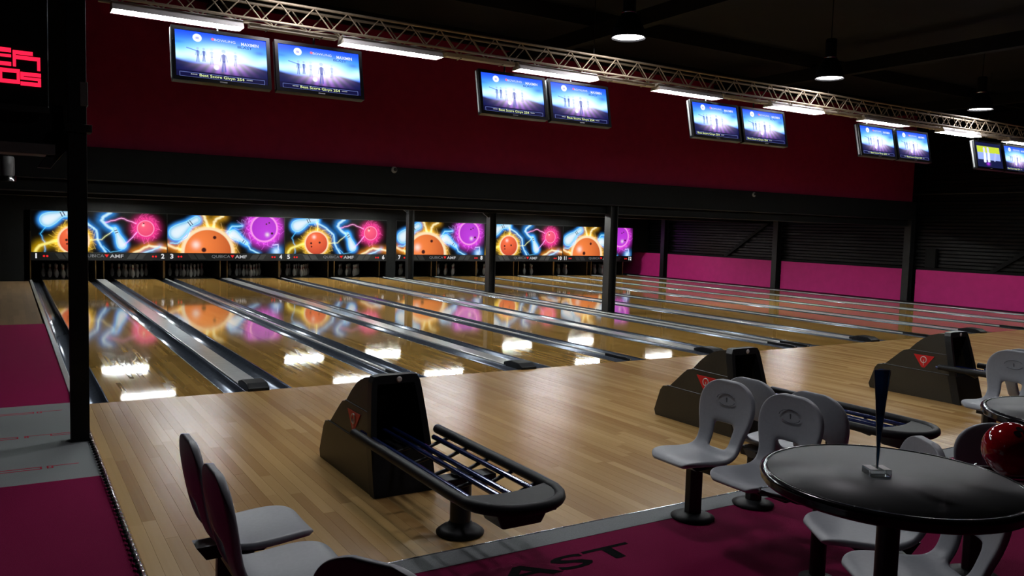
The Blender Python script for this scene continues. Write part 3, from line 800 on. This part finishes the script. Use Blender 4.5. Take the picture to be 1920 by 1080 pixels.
def match_img():
    s = Canvas(190, 108, 16/9); x, y = s.x/s.a, s.y
    s.c[:] = (0.006, 0.008, 0.04)
    s.over((0.22, 0.30, 0.65), s.soft(np.abs(y-0.42), 0.27, 0.02)*s.soft(np.abs(x-0.5), 0.44, 0.01))
    s.over((0.40, 0.48, 0.03), s.soft(np.abs(y-0.27), 0.13, 0.02)*s.soft(np.abs(x-0.5), 0.44, 0.01))
    for fx, fy in ((0.33, 0.25), (0.48, 0.23)):
        s.over((0.5, 0.5, 0.8), s.soft(s.dist([(fx*s.a, fy), (fx*s.a, fy+0.12)]), 0.07, 0.03))
        s.over((0.6, 0.65, 0.9), s.soft(s.dist([(fx*s.a, fy+0.2), (fx*s.a-0.05, fy+0.5)]), 0.06, 0.03))
        s.over((0.6, 0.65, 0.9), s.soft(s.dist([(fx*s.a+0.05, fy+0.2), (fx*s.a+0.02, fy+0.5)]), 0.05, 0.03))
    s.over((0.3, 0.35, 0.7), s.soft(s.dist([(0.76*s.a, 0.45), (0.70*s.a, 0.66)]), 0.07, 0.03))
    s.over((0.3, 0.03, 0.6), np.exp(-((x-0.43)/0.06)**2-((y-0.85)/0.06)**2))
    return s.c
scr_me = grid_print('picture', np.clip(screen_img(), 0, 1.1), SWD-0.07, SHT-0.075, SCR)
mat_me = grid_print('picture', np.clip(match_img(), 0, 1.1), SWD-0.07, SHT-0.075, SCR)
case_me = MB().box(-SWD/2, SWD/2, 0.0, 0.075, -SHT/2, SHT/2).mesh('case', TVCASE, bevel=0.008)
fb_ = MB()
for b in ((-SWD/2, SWD/2, -SHT/2, -SHT/2+0.040), (-SWD/2, SWD/2, SHT/2-0.035, SHT/2), (-SWD/2, -SWD/2+0.034, -SHT/2+0.04, SHT/2-0.035), (SWD/2-0.034, SWD/2, -SHT/2+0.04, SHT/2-0.035)):
    fb_.box(b[0], b[1], -0.012, 0.0, b[2], b[3])
bez_me = fb_.mesh('bezel', TVCASE)
side_me = MB().box(-SWD/2-0.004, -SWD/2, 0.028, 0.055, -SHT/2+0.03, SHT/2-0.01).mesh('lit_side_strip', TVTRIM)  # lit left side of the case, put in as a pale strip
mnt_me = MB().box(-0.05, 0.05, 0.075, 0.13, -0.1, 0.12).tube([(0, 0.105, 0.1), (0, 0.196, 0.144), (0, 0.134, 0.437)], 0.012, 8).mesh('mount', BLACKSTEEL)
badge_me = MB().box(-0.035, 0.035, -0.014, -0.012, -SHT/2+0.012, -SHT/2+0.024).mesh('badge', TVTRIM)
fr = MB()
for b in ((-0.40, 0.40, -0.226, -0.222), (-0.40, 0.40, -0.184, -0.180), (-0.40, -0.396, -0.226, -0.180), (0.396, 0.40, -0.226, -0.180)):
    fr.box(b[0], b[1], -0.002, -0.0005, b[2], b[3])
fr_me = fr.mesh('caption_frame', TXTBLUE)
PN = ['one and two', 'three and four', 'five and six', 'seven and eight', 'nine and ten']
for k in range(5):
    for j in (0, 1):
        xc = pair_c[k] + 0.10 + (-0.49 if j == 0 else 0.49)
        match = (k == 4 and j == 0)
        if match: lb = 'screen showing a yellow and blue sports match beside the lane nine and ten screen'
        else: lb = 'blue lane screen of walking figures hanging over lane %s' % NUMW[2*k+j]
        t = thing('lane_screen', lb, 'screen', (xc, -0.10, 3.335), group='screens hanging under the truss')
        t.rotation_euler = (R(-12), 0, 0)
        link('case', case_me, t); link('bezel', bez_me, t); link('lit_side_strip', side_me, t); link('mount', mnt_me, t); link('badge', badge_me, t)
        p = link('picture', mat_me if match else scr_me, t, (0, -0.002, 0.0025))
        if match: continue
        dx = 0.0 if k < 2 or k == 3 else -0.16
        link('caption_frame', fr_me, t, (0, -0.002, 0))
        link('caption', text_mesh('Best Score Givyn 254', 0.42, 0.036, TXTGREEN, 0.01), t, (-0.01+dx, -0.004, -0.203), (R(90), 0, 0))
        for sx in ((-0.27, 0.25) if dx == 0 else (0.10,)):
            link('caption_stars', text_mesh('****', 0.06, 0.012, TXTWHITE), t, (sx, -0.004, -0.197), (R(90), 0, 0))
        link('title', text_mesh('BOWLING', 0.20, 0.024, TXTWHITE), t, (0.03, -0.004, 0.175), (R(90), 0, 0))
        link('title', text_mesh('MAXIMIN', 0.17, 0.032, TXTWHITE, 0.02), t, (0.27, -0.004, 0.168), (R(90), 0, 0))
        link('title', text_mesh('BLAST', 0.14, 0.024, TXTDARK), t, (0.22, -0.004, 0.132), (R(90), 0, 0))
        link('title_dot', MB().lathe([(0.015, 0), (0.0, 0.001)], 12).mesh('title_dot', TXTRED), t, (-0.085, -0.004, 0.178), (R(90), 0, 0))

# ------------------------------------------------------------------ ball returns
def ball_return(xc, label):
    t = thing('ball_return', label, 'ball return', (xc, -3.15, 0), group='ball returns on the approach')
    O = -3.15
    def yf(z): return -3.68+0.255*z               # raked front
    layers = [('lower_shell', [(-2.62, 0.0), (-2.60, 0.05), (-2.665, 0.25), (-2.70, 0.295), (-2.76, 0.305), (yf(0.305), 0.305), (yf(0), 0.0)], 5, 0.0),
              ('middle_shell', [(-2.77, 0.295), (-2.95, 0.46), (-3.00, 0.50), (-3.06, 0.515), (yf(0.515), 0.515), (yf(0.295), 0.295)], 4, 0.010),
              ('hood', [(-3.05, 0.505), (-3.14, 0.60), (-3.22, 0.665), (-3.30, 0.708), (-3.38, 0.733), (-3.48, 0.745), (yf(0.745), 0.745), (yf(0.505), 0.505)], 7, 0.018)]
    def hw(z, ins): return 0.215-0.045*(z/0.75)**1.6-ins*0.7
    for name, pr, nr, ins in layers:
        m_ = MB(); n = len(pr)
        for sgn in (-1, 1):                       # side cheeks
            v = [(sgn*hw(z, ins), y-O, z) for y, z in pr]+[(sgn*(hw(z, ins)-0.02), y-O, z) for y, z in pr]
            f = [tuple(range(n)), tuple(range(2*n-1, n-1, -1))]+[(i, (i+1) % n, (i+1) % n+n, i+n) for i in range(n)]
            m_.add(v, f)
        for i in range(nr-1):                     # wrap-over skin
            (ya, za), (yb, zb) = pr[i], pr[i+1]
            a, b = hw(za, ins), hw(zb, ins)
            m_.add([(-a, ya-O, za), (a, ya-O, za), (b, yb-O, zb), (-b, yb-O, zb), (-a+0.02, ya-O-0.015, za-0.012), (a-0.02, ya-O-0.015, za-0.012), (b-0.02, yb-O-0.015, zb-0.012), (-b+0.02, yb-O-0.015, zb-0.012)],
                   [(0, 1, 2, 3), (7, 6, 5, 4)])
        m_.build(name, BRBODY, t)
        if name != 'hood':                        # bright bead on the step
            for sgn in (-1, 1):
                zt = pr[-2][1]
                MB().tube([(sgn*(hw(zt, ins)-0.004), pr[nr-1][0]-O, zt), (sgn*(hw(zt, ins)-0.004), yf(zt)+0.03-O, zt-0.004)], 0.007, 6).build('step_bead', BRFRAME, t)
    # front frame with the opening
    fr_ = MB()
    oz = [0.0, 0.10, 0.30, 0.50, 0.66, 0.72, 0.757, 0.762]
    ow = [0.222, 0.221, 0.216, 0.200, 0.183, 0.174, 0.155, 0.11]
    outer = [(-a, z) for a, z in zip(ow, oz)] + [(a, z) for a, z in zip(ow[::-1], oz[::-1])]
    inner = []
    for (a, z) in outer:
        zz = min(max(z, 0.30), 0.705); aa = abs(a)
        b = min(aa, 0.215)-0.042
        if z >= 0.757: b = aa-0.015
        if z < 0.30: b = 0.214-0.042
        inner.append((math.copysign(max(b, 0.06), a), zz))
    n = len(outer); y0, y1 = -3.64-O, -3.71-O
    v = [(x_, y1+0.255*z, z) for x_, z in outer]+[(x_, y1+0.006+0.255*z, z) for x_, z in inner]+[(x_, y0+0.255*z, z) for x_, z in outer]+[(x_, y0+0.02+0.255*z, z) for x_, z in inner]
    f = []
    for i in range(n-1):
        f += [(i, i+1, i+1+n, i+n), (i+2*n, i+3*n, i+1+3*n, i+1+2*n), (i, i+2*n, i+1+2*n, i+1), (i+n, i+1+n, i+1+3*n, i+3*n)]
    fr_.add(v, f)
    fr_.prism([(y1, 0.0), (y0+0.02, 0.0), (y0+0.02+0.255*0.3, 0.30), (y1+0.255*0.3, 0.30)], -0.2165, 0.2165, 'x')
    fr_.build('front_frame', BRFRAME, t, bevel=0.004)
    MB().box(-0.155, 0.155, -3.20-O, -3.18-O, 0.02, 0.56).build('inner_back', BRFRAME, t)
    MB().box(-0.19, 0.19, -3.58-O, -3.21-O, 0.27, 0.29).build('ball_bed', BRFRAME, t)
    MB().lathe([(0.017, 0.0), (0.02, 0.003), (0.012, 0.006)], 14).build('badge', LOGOWHITE, t, loc=(0.02, y1-0.002+0.255*0.732, 0.732), rot=(R(90), 0, 0))
    # red triangle emblem with a ring and tail on both cheeks
    for sgn in (-1, 1):
        e = MB()
        xo = sgn*(hw(0.41, 0.010)+0.0035)
        tri = [(-3.13-O, 0.475), (-3.37-O, 0.475), (-3.25-O, 0.315)]
        tl = sgn*0.012
        v = [(xo+tl*(0.4-z)*1.0, y, z) for y, z in tri]+[(xo-sgn*0.006, y, z) for y, z in tri]
        e.add(v, [(0, 1, 2), (5, 4, 3), (0, 3, 4, 1), (1, 4, 5, 2), (2, 5, 3, 0)])
        em = e.build('emblem', LOGORED, t)
        ring = [(xo+sgn*0.002, -3.25-O+0.034*math.cos(a), 0.425+0.034*math.sin(a)) for a in [2*math.pi*k/18 for k in range(18)]]
        rg = MB().tube(ring, 0.0045, 6, closed=True)
        rg.tube([(xo+sgn*0.002, -3.25-O, 0.425), (xo+sgn*0.002, -3.252-O, 0.362)], 0.004, 6)
        rg.build('emblem_letter', LOGOWHITE, em)
    # rack: padded loop, rods, straps, end tray, pedestal
    rl = 0.275; zr = 0.385
    path = [(-rl, -3.48-O, zr)]+[(-rl, y-O, zr) for y in (-3.9, -4.4, -4.85)]
    for k in range(1, 14):
        a = math.pi*k/14
        path.append((-rl*math.cos(a), -4.95-O-0.30*math.sin(a)**0.85, zr))
    path += [(rl, y-O, zr) for y in (-4.85, -4.4, -3.9)]+[(rl, -3.60-O, zr)]
    MB().tube(path, 0.031, 12).build('padded_rail', RUBBER, t)
    for xx, ya in ((-0.19, -3.40), (-0.035, -3.30), (0.035, -3.30), (0.19, -3.72)):
        MB().tube([(xx, ya-O, zr-0.02), (xx, -5.02-O, zr-0.02)], 0.0165, 10).build('ball_rod', BLUEROD, t)
    for y in (-3.78, -4.05, -4.32, -4.60, -4.85):
        st_ = MB()
        pts = [(-rl, y-O, zr-0.02), (-0.19, y-O, zr-0.045), (-0.11, y-O, zr-0.075), (0.0, y-O, zr-0.05), (0.11, y-O, zr-0.075), (0.19, y-O, zr-0.045), (rl, y-O, zr-0.02)]
        st_.tube(pts, 0.012, 6).build('strap', BLACKSTEEL, t)
    tr_ = []
    for k in range(0, 15):
        a = math.pi*k/14
        tr_.append((-0.25*math.cos(a), -4.95-O-0.275*math.sin(a)**0.85))
    tr_ += [(0.25-0.5*k/8, -4.95-O-0.055*math.sin(math.pi*k/8)+0.0) for k in range(1, 8)]
    MB().prism(tr_, zr-0.02, zr+0.014, 'z').build('end_tray', RUBBER, t, bevel=0.006)
    MB().prism([(-0.13, zr-0.12), (0.10, zr-0.12), (0.16, zr-0.02), (-0.17, zr-0.02)], -5.16-O, -4.96-O, 'y').build('hand_dryer', BRFRAME, t, bevel=0.015)
    MB().box(0.10, 0.20, -5.15-O, -5.0-O, zr-0.07, zr-0.02).build('control_box', BRFRAME, t, bevel=0.008)
    MB().lathe([(0.062, 0.06), (0.062, zr-0.03)], 20, 0, -4.47-O).build('pedestal', BRFRAME, t)
    MB().lathe([(0.0, 0.0), (0.138, 0.0), (0.14, 0.012), (0.11, 0.035), (0.075, 0.05), (0.063, 0.075)], 28, 0, -4.47-O).build('base_flange', RUBBER, t)
    MB().box(-0.20, 0.20, -4.53-O, -4.41-O, zr-0.09, zr-0.045).build('cradle', BRFRAME, t, bevel=0.006)
    return t
br = ball_return(pair_c[0], 'charcoal ball return with empty rack between lanes one and two')
for k, lb in ((1, 'charcoal ball return behind grey seats between lanes three and four'), (2, 'charcoal ball return between lanes five and six'), (3, 'charcoal ball return between lanes seven and eight')):
    dup(br, (pair_c[k], -3.15, 0), 0, lb)

# ------------------------------------------------------------------ seats
def seat_mesh():
    pr = [(0.305, 0.402, 0.120), (0.300, 0.418, 0.150), (0.270, 0.434, 0.185), (0.20, 0.436, 0.208), (0.11, 0.428, 0.214), (0.03, 0.422, 0.205), (-0.035, 0.428, 0.188),
          (-0.08, 0.452, 0.178), (-0.108, 0.495, 0.176), (-0.125, 0.545, 0.182), (-0.138, 0.60, 0.205), (-0.150, 0.665, 0.222), (-0.160, 0.725, 0.225), (-0.168, 0.78, 0.209), (-0.174, 0.825, 0.172), (-0.178, 0.853, 0.120), (-0.179, 0.866, 0.06)]
    vs = [-1, -0.88, -0.66, -0.42, -0.14, 0.14, 0.42, 0.66, 0.88, 1]
    verts = []; faces = []
    for i, (y, z, h) in enumerate(pr):
        for v_ in vs:
            dish = 0.018*(1-v_*v_)
            if i < 7: p = (h*v_, y, z-dish*min(1, i/3)*0.9+0.004)
            else: p = (h*v_, y-dish*(1.0 if i < 12 else max(0.0, 1.0-(i-11)*0.19)), z)
            verts.append(p)
    nv = len(vs)
    for i in range(len(pr)-1):
        for j in range(nv-1):
            if i in (8, 9) and 3 <= j <= 5: continue
            if i == 7 and 3 <= j <= 5: continue
            faces.append((i*nv+j, i*nv+j+1, (i+1)*nv+j+1, (i+1)*nv+j))
    me = bpy.data.meshes.new('seat_shell'); me.from_pydata(verts, [], faces)
    for p in me.polygons: p.use_smooth = True
    me.materials.append(SEAT)
    o = bpy.data.objects.new('seat_shell', me); C.objects.link(o)
    so = o.modifiers.new('s', 'SOLIDIFY'); so.thickness = 0.032; so.offset = 0
    sb = o.modifiers.new('b', 'SUBSURF'); sb.levels = 2; sb.render_levels = 2
    r = bake(o)
    for p in r.polygons: p.use_smooth = True
    return r
seat_me = seat_mesh()
el = []
for k in range(25):
    a = 2*math.pi*k/24
    if 0.9 < (a % (2*math.pi)) < 1.0: continue
    el.append((0.075*math.cos(a), -0.1565-0.10*(0.036*math.sin(a))+0.005*math.cos(a)**2, 0.748+0.036*math.sin(a)))
elm = MB().tube(el[:11], 0.0022, 5).tube(el[13:22], 0.0022, 5).mesh('oval_groove', SEATMARK)
slot_me = MB().prism([(-0.005, 0.728), (0.003, 0.728), (0.007, 0.760), (-0.001, 0.760)], -0.172, -0.1585, 'y').mesh('slot', SEATMARK)
arm_me = MB().prism([(-0.16, 0.402), (0.20, 0.402), (0.12, 0.345), (-0.12, 0.345)], -0.05, 0.05, 'x').mesh('seat_bracket', BRFRAME)
oct_ = [(0.055*math.cos(R(22.5+45*k)), 0.055*math.sin(R(22.5+45*k))) for k in range(8)]
post_me = MB().prism(oct_, 0.02, 0.36, 'z').mesh('post', BRFRAME, bevel=0.004)
base_me = MB().lathe([(0.0, 0.0), (0.13, 0.0), (0.135, 0.012), (0.10, 0.028), (0.07, 0.04), (0.0, 0.042)], 24).mesh('base_flange', RUBBER)
SP = 0.485
def bench(loc, rz, label, side):
    t = thing('seat_bench', label, 'bench seat', loc, rz, 'two-seat benches at the lanes')
    MB().box(-SP/2-0.17, SP/2+0.17, -0.055, 0.055, 0.325, 0.385).build('beam', BRFRAME, t, bevel=0.008)
    for sx in (-SP/2, SP/2):
        s_ = link('seat_shell', seat_me, t, (sx, 0, 0))
        link('oval_groove', elm, s_); link('slot', slot_me, s_)
        link('seat_bracket', arm_me, t, (sx, 0, 0))
    link('post', post_me, t, (side*0.33, 0, 0)); link('base_flange', base_me, t, (side*0.33, 0, 0))
    return t
GR = ['lanes one and two', 'lanes three and four', 'lanes five and six']
ANG = math.atan2(0.261, 0.401)      # turn of the inner benches
protos = {}
def put(loc, rz, label):
    side = 1 if rz > 0 else -1                  # the post stands at the lane end of the beam
    if side not in protos:
        protos[side] = bench(loc, rz, label, side)
        return protos[side]
    return dup(protos[side], loc, rz, label)
for g in range(3):
    cx = pair_c[g]
    # straight bench on the right, facing left (-X)
    if g < 2: put((cx+1.40, -5.245, 0), R(90), 'grey two-seat bench on the approach edge right of the rack of %s' % GR[g])
    put((cx-1.40, -5.245, 0), R(-90), 'grey two-seat bench on the approach edge left of the rack of %s' % GR[g])
    n = Vector((-math.cos(ANG), math.sin(ANG), 0)); d = Vector((-math.sin(ANG), -math.cos(ANG), 0))
    corner = Vector((cx+1.045, -5.993, 0))
    c = corner + d*(SP/2+0.21) - n*0.30
    if g < 1: put(c, R(90)-ANG, 'grey two-seat bench turned inward beneath the round grey table of %s' % GR[g])
    if g < 2:
        c2 = Vector((2*cx-c.x, c.y, 0)) + (Vector((-0.05, -0.10, 0)) if g == 0 else Vector((0, 0, 0)))
        put(c2, R(-90)+ANG, 'grey two-seat bench turned inward behind the left bench of %s' % GR[g])

# small tray shelf between the straight and the turned bench
t = thing('tray_shelf', 'small grey tray shelf with wavy black rim between two benches', 'shelf', (2.74, -5.89, 0))
ol = [(-0.30, 0.13), (-0.27, 0.16), (0.10, 0.17), (0.13, 0.10), (0.10, -0.13), (-0.02, -0.16), (-0.15, -0.13), (-0.24, -0.04)]
MB().prism(ol, 0.45, 0.475, 'z').build('tray', SEAT, t, bevel=0.004)
MB().tube([(x_, y_, 0.462) for x_, y_ in ol], 0.017, 8, closed=True).build('rim', TABLEEDGE, t)
MB().lathe([(0.04, 0.02), (0.04, 0.45)], 16, 0.0, 0.0).build('post', BRFRAME, t)
MB().lathe([(0.0, 0.0), (0.09, 0.0), (0.09, 0.01), (0.04, 0.025)], 20).build('base_flange', RUBBER, t)

# ------------------------------------------------------------------ round tables
def table(loc, r, h, label):
    t = thing('round_table', label, 'table', loc, group='round grey bar tables')
    MB().lathe([(0.0, h-0.006), (r-0.022, h-0.006), (r-0.022, h), (0.0, h+0.0005)], 64).build('table_top', TABLETOP, t)
    MB().lathe([(r-0.03, h-0.042), (r-0.008, h-0.040), (r, h-0.030), (r-0.003, h-0.022), (r+0.003, h-0.014), (r, h-0.004), (r-0.012, h+0.002), (r-0.022, h+0.001), (r-0.022, h-0.006)], 64).build('edge_band', TABLEEDGE, t)
    MB().lathe([(0.0, h-0.042), (r-0.03, h-0.042), (r-0.03, h-0.007), (0.0, h-0.007)], 48).build('core', TABLEEDGE, t)
    MB().lathe([(0.036, 0.03), (0.036, h-0.042)], 24).build('column', BRFRAME, t)
    MB().lathe([(0.0, 0.0), (0.22, 0.0), (0.222, 0.008), (0.12, 0.022), (0.05, 0.035), (0.036, 0.05)], 32).build('base', BRFRAME, t)
TB = (1.627, -6.985)
table((*TB, 0), 0.408, 1.0, 'round grey table with black edge carrying the blue card holder')
table((3.34, -6.80, 0), 0.408, 1.0, 'round grey table with black edge beside the bowling balls')

# card holder on the table
t = thing('card_holder', 'clear acrylic block holding an upright folded blue card', 'card holder', (1.606, -6.945, 1.0005), R(-28))
GL = mat('acrylic', (0.85, 0.9, 0.9), 0.06)
GL.node_tree.nodes['Principled BSDF'].inputs['Transmission Weight'].default_value = 0.85
MB().box(-0.036, 0.036, -0.030, 0.030, 0.0, 0.022).build('block', GL, t, bevel=0.003)
MB().box(-0.034, -0.008, -0.028, 0.028, 0.0222, 0.0232).build('label_tab', LOGOWHITE, t)
MB().box(0.010, 0.034, -0.028, 0.028, 0.0222, 0.0232).build('label_tab', LOGOWHITE, t)
cm = noisy('blue_card', (0.06, 0.34, 0.80), 0.3, 0.6, 18)
c = MB()
pr = [(0.022, 0.0025), (0.10, 0.006), (0.16, 0.011), (0.24, 0.018), (0.345, 0.030)]
for sgn in (-1, 1):
    v = []
    for z, h in pr:
        v += [(-h, -0.002, z), (0.0, sgn*h*0.30, z+0.002), (h*0.85, -0.002+0.004*(z > .3), z)]
    f = []
    for i in range(len(pr)-1):
        for j in (0, 1): f.append((i*3+j, i*3+j+1, (i+1)*3+j+1, (i+1)*3+j))
    c.add(v, f, False)
c.build('card', cm, t, fix=True)
e = MB()
e.tube([(-h, -0.002, z) for z, h in pr], 0.0016, 5); e.tube([(h*0.85, -0.002, z) for z, h in pr], 0.0012, 5)
e.tube([(-0.030, -0.002, 0.345), (0.0, -0.011, 0.347), (0.0255, 0.002, 0.345)], 0.0016, 5)
e.build('card_edge', LOGOWHITE, t)

# ------------------------------------------------------------------ rack of bowling balls at the right
t = thing('ball_rack', 'dark ball rack with curved silver guard beside the round table', 'ball rack', (2.41, -6.96, 0), R(-38))
ZR = 0.894
MB().box(0.24, 0.66, -0.10, -0.085, 0.02, ZR-0.02).build('side_panel', BRFRAME, t)
for y in (-0.062, 0.062):
    MB().tube([(-0.10, y, ZR), (0.66, y, ZR)], 0.012, 8).build('rail', BRFRAME, t)
MB().tube([(0.10, -0.115, ZR+0.02), (-0.06, -0.105, ZR+0.015), (-0.115, -0.05, ZR+0.01), (-0.12, 0.03, ZR+0.01), (-0.09, 0.075, ZR+0.01)], 0.007, 8).build('guard', CHROME, t)
for xx in (0.26, 0.60):
    MB().box(xx, xx+0.04, -0.08, 0.08, 0.02, ZR-0.005).build('leg', BRFRAME, t)
MB().box(0.20, 0.68, -0.15, 0.15, 0.0, 0.02).build('foot', BRFRAME, t, bevel=0.004)
rz = R(-38)
def swirl(name, a, b):
    m_ = mat(name, a, 0.06, coat=0.5)
    bs = m_.node_tree.nodes['Principled BSDF']
    tc = N(m_, 'ShaderNodeTexCoord'); n = N(m_, 'ShaderNodeTexNoise'); n.inputs['Scale'].default_value = 9; n.inputs['Detail'].default_value = 5; n.inputs['Distortion'].default_value = 1.5
    L(m_, tc.outputs['Object'], n.inputs['Vector'])
    cr = N(m_, 'ShaderNodeValToRGB'); cr.color_ramp.elements[0].color = (*a, 1); cr.color_ramp.elements[1].color = (*b, 1)
    cr.color_ramp.elements[0].position = 0.35; cr.color_ramp.elements[1].position = 0.65
    L(m_, n.outputs['Fac'], cr.inputs[0]); L(m_, cr.outputs[0], bs.inputs['Base Color'])
    return m_
BALLR = 0.102
hole_me = MB().lathe([(0.012, 0.0), (0.0, -0.0005)], 12).mesh('finger_hole', BLACKPAINT)
def ball(lx, ly, lz, mtl, label):
    o = Vector((2.41+math.cos(rz)*lx-math.sin(rz)*ly, -6.96+math.sin(rz)*lx+math.cos(rz)*ly, lz))
    b = MB()
    b.lathe([(BALLR*math.sin(math.pi*k/20), -BALLR*math.cos(math.pi*k/20)) for k in range(21)], 32)
    g = thing('bowling_ball', label, 'bowling ball', (o.x, o.y, o.z-BALLR))
    g2 = b.build('shell', mtl, g, (0, 0, BALLR))
    for th, ph in ((0.5, 4.0), (0.72, 4.25), (0.72, 3.8)):
        nrm = Vector((math.sin(th)*math.cos(ph), math.sin(th)*math.sin(ph), math.cos(th)))
        h = link('finger_hole', hole_me, g, nrm*(BALLR+0.0006)+Vector((0, 0, BALLR)))
        h.rotation_euler = nrm.to_track_quat('Z', 'Y').to_euler()
zb = ZR + math.sqrt((BALLR+0.0125)**2-0.062**2)
ball(0.0, 0, zb, swirl('red_ball', (0.45, 0.006, 0.012), (0.30, 0.004, 0.01)), 'glossy red bowling ball at the end of the rack')
ball(0.212, 0, zb, swirl('plum_ball', (0.05, 0.004, 0.02), (0.09, 0.006, 0.05)), 'glossy dark plum bowling ball second in the rack')
ball(0.424, 0, zb, swirl('dark_ball', (0.03, 0.003, 0.006), (0.06, 0.004, 0.01)), 'glossy blackish red bowling ball third in the rack')
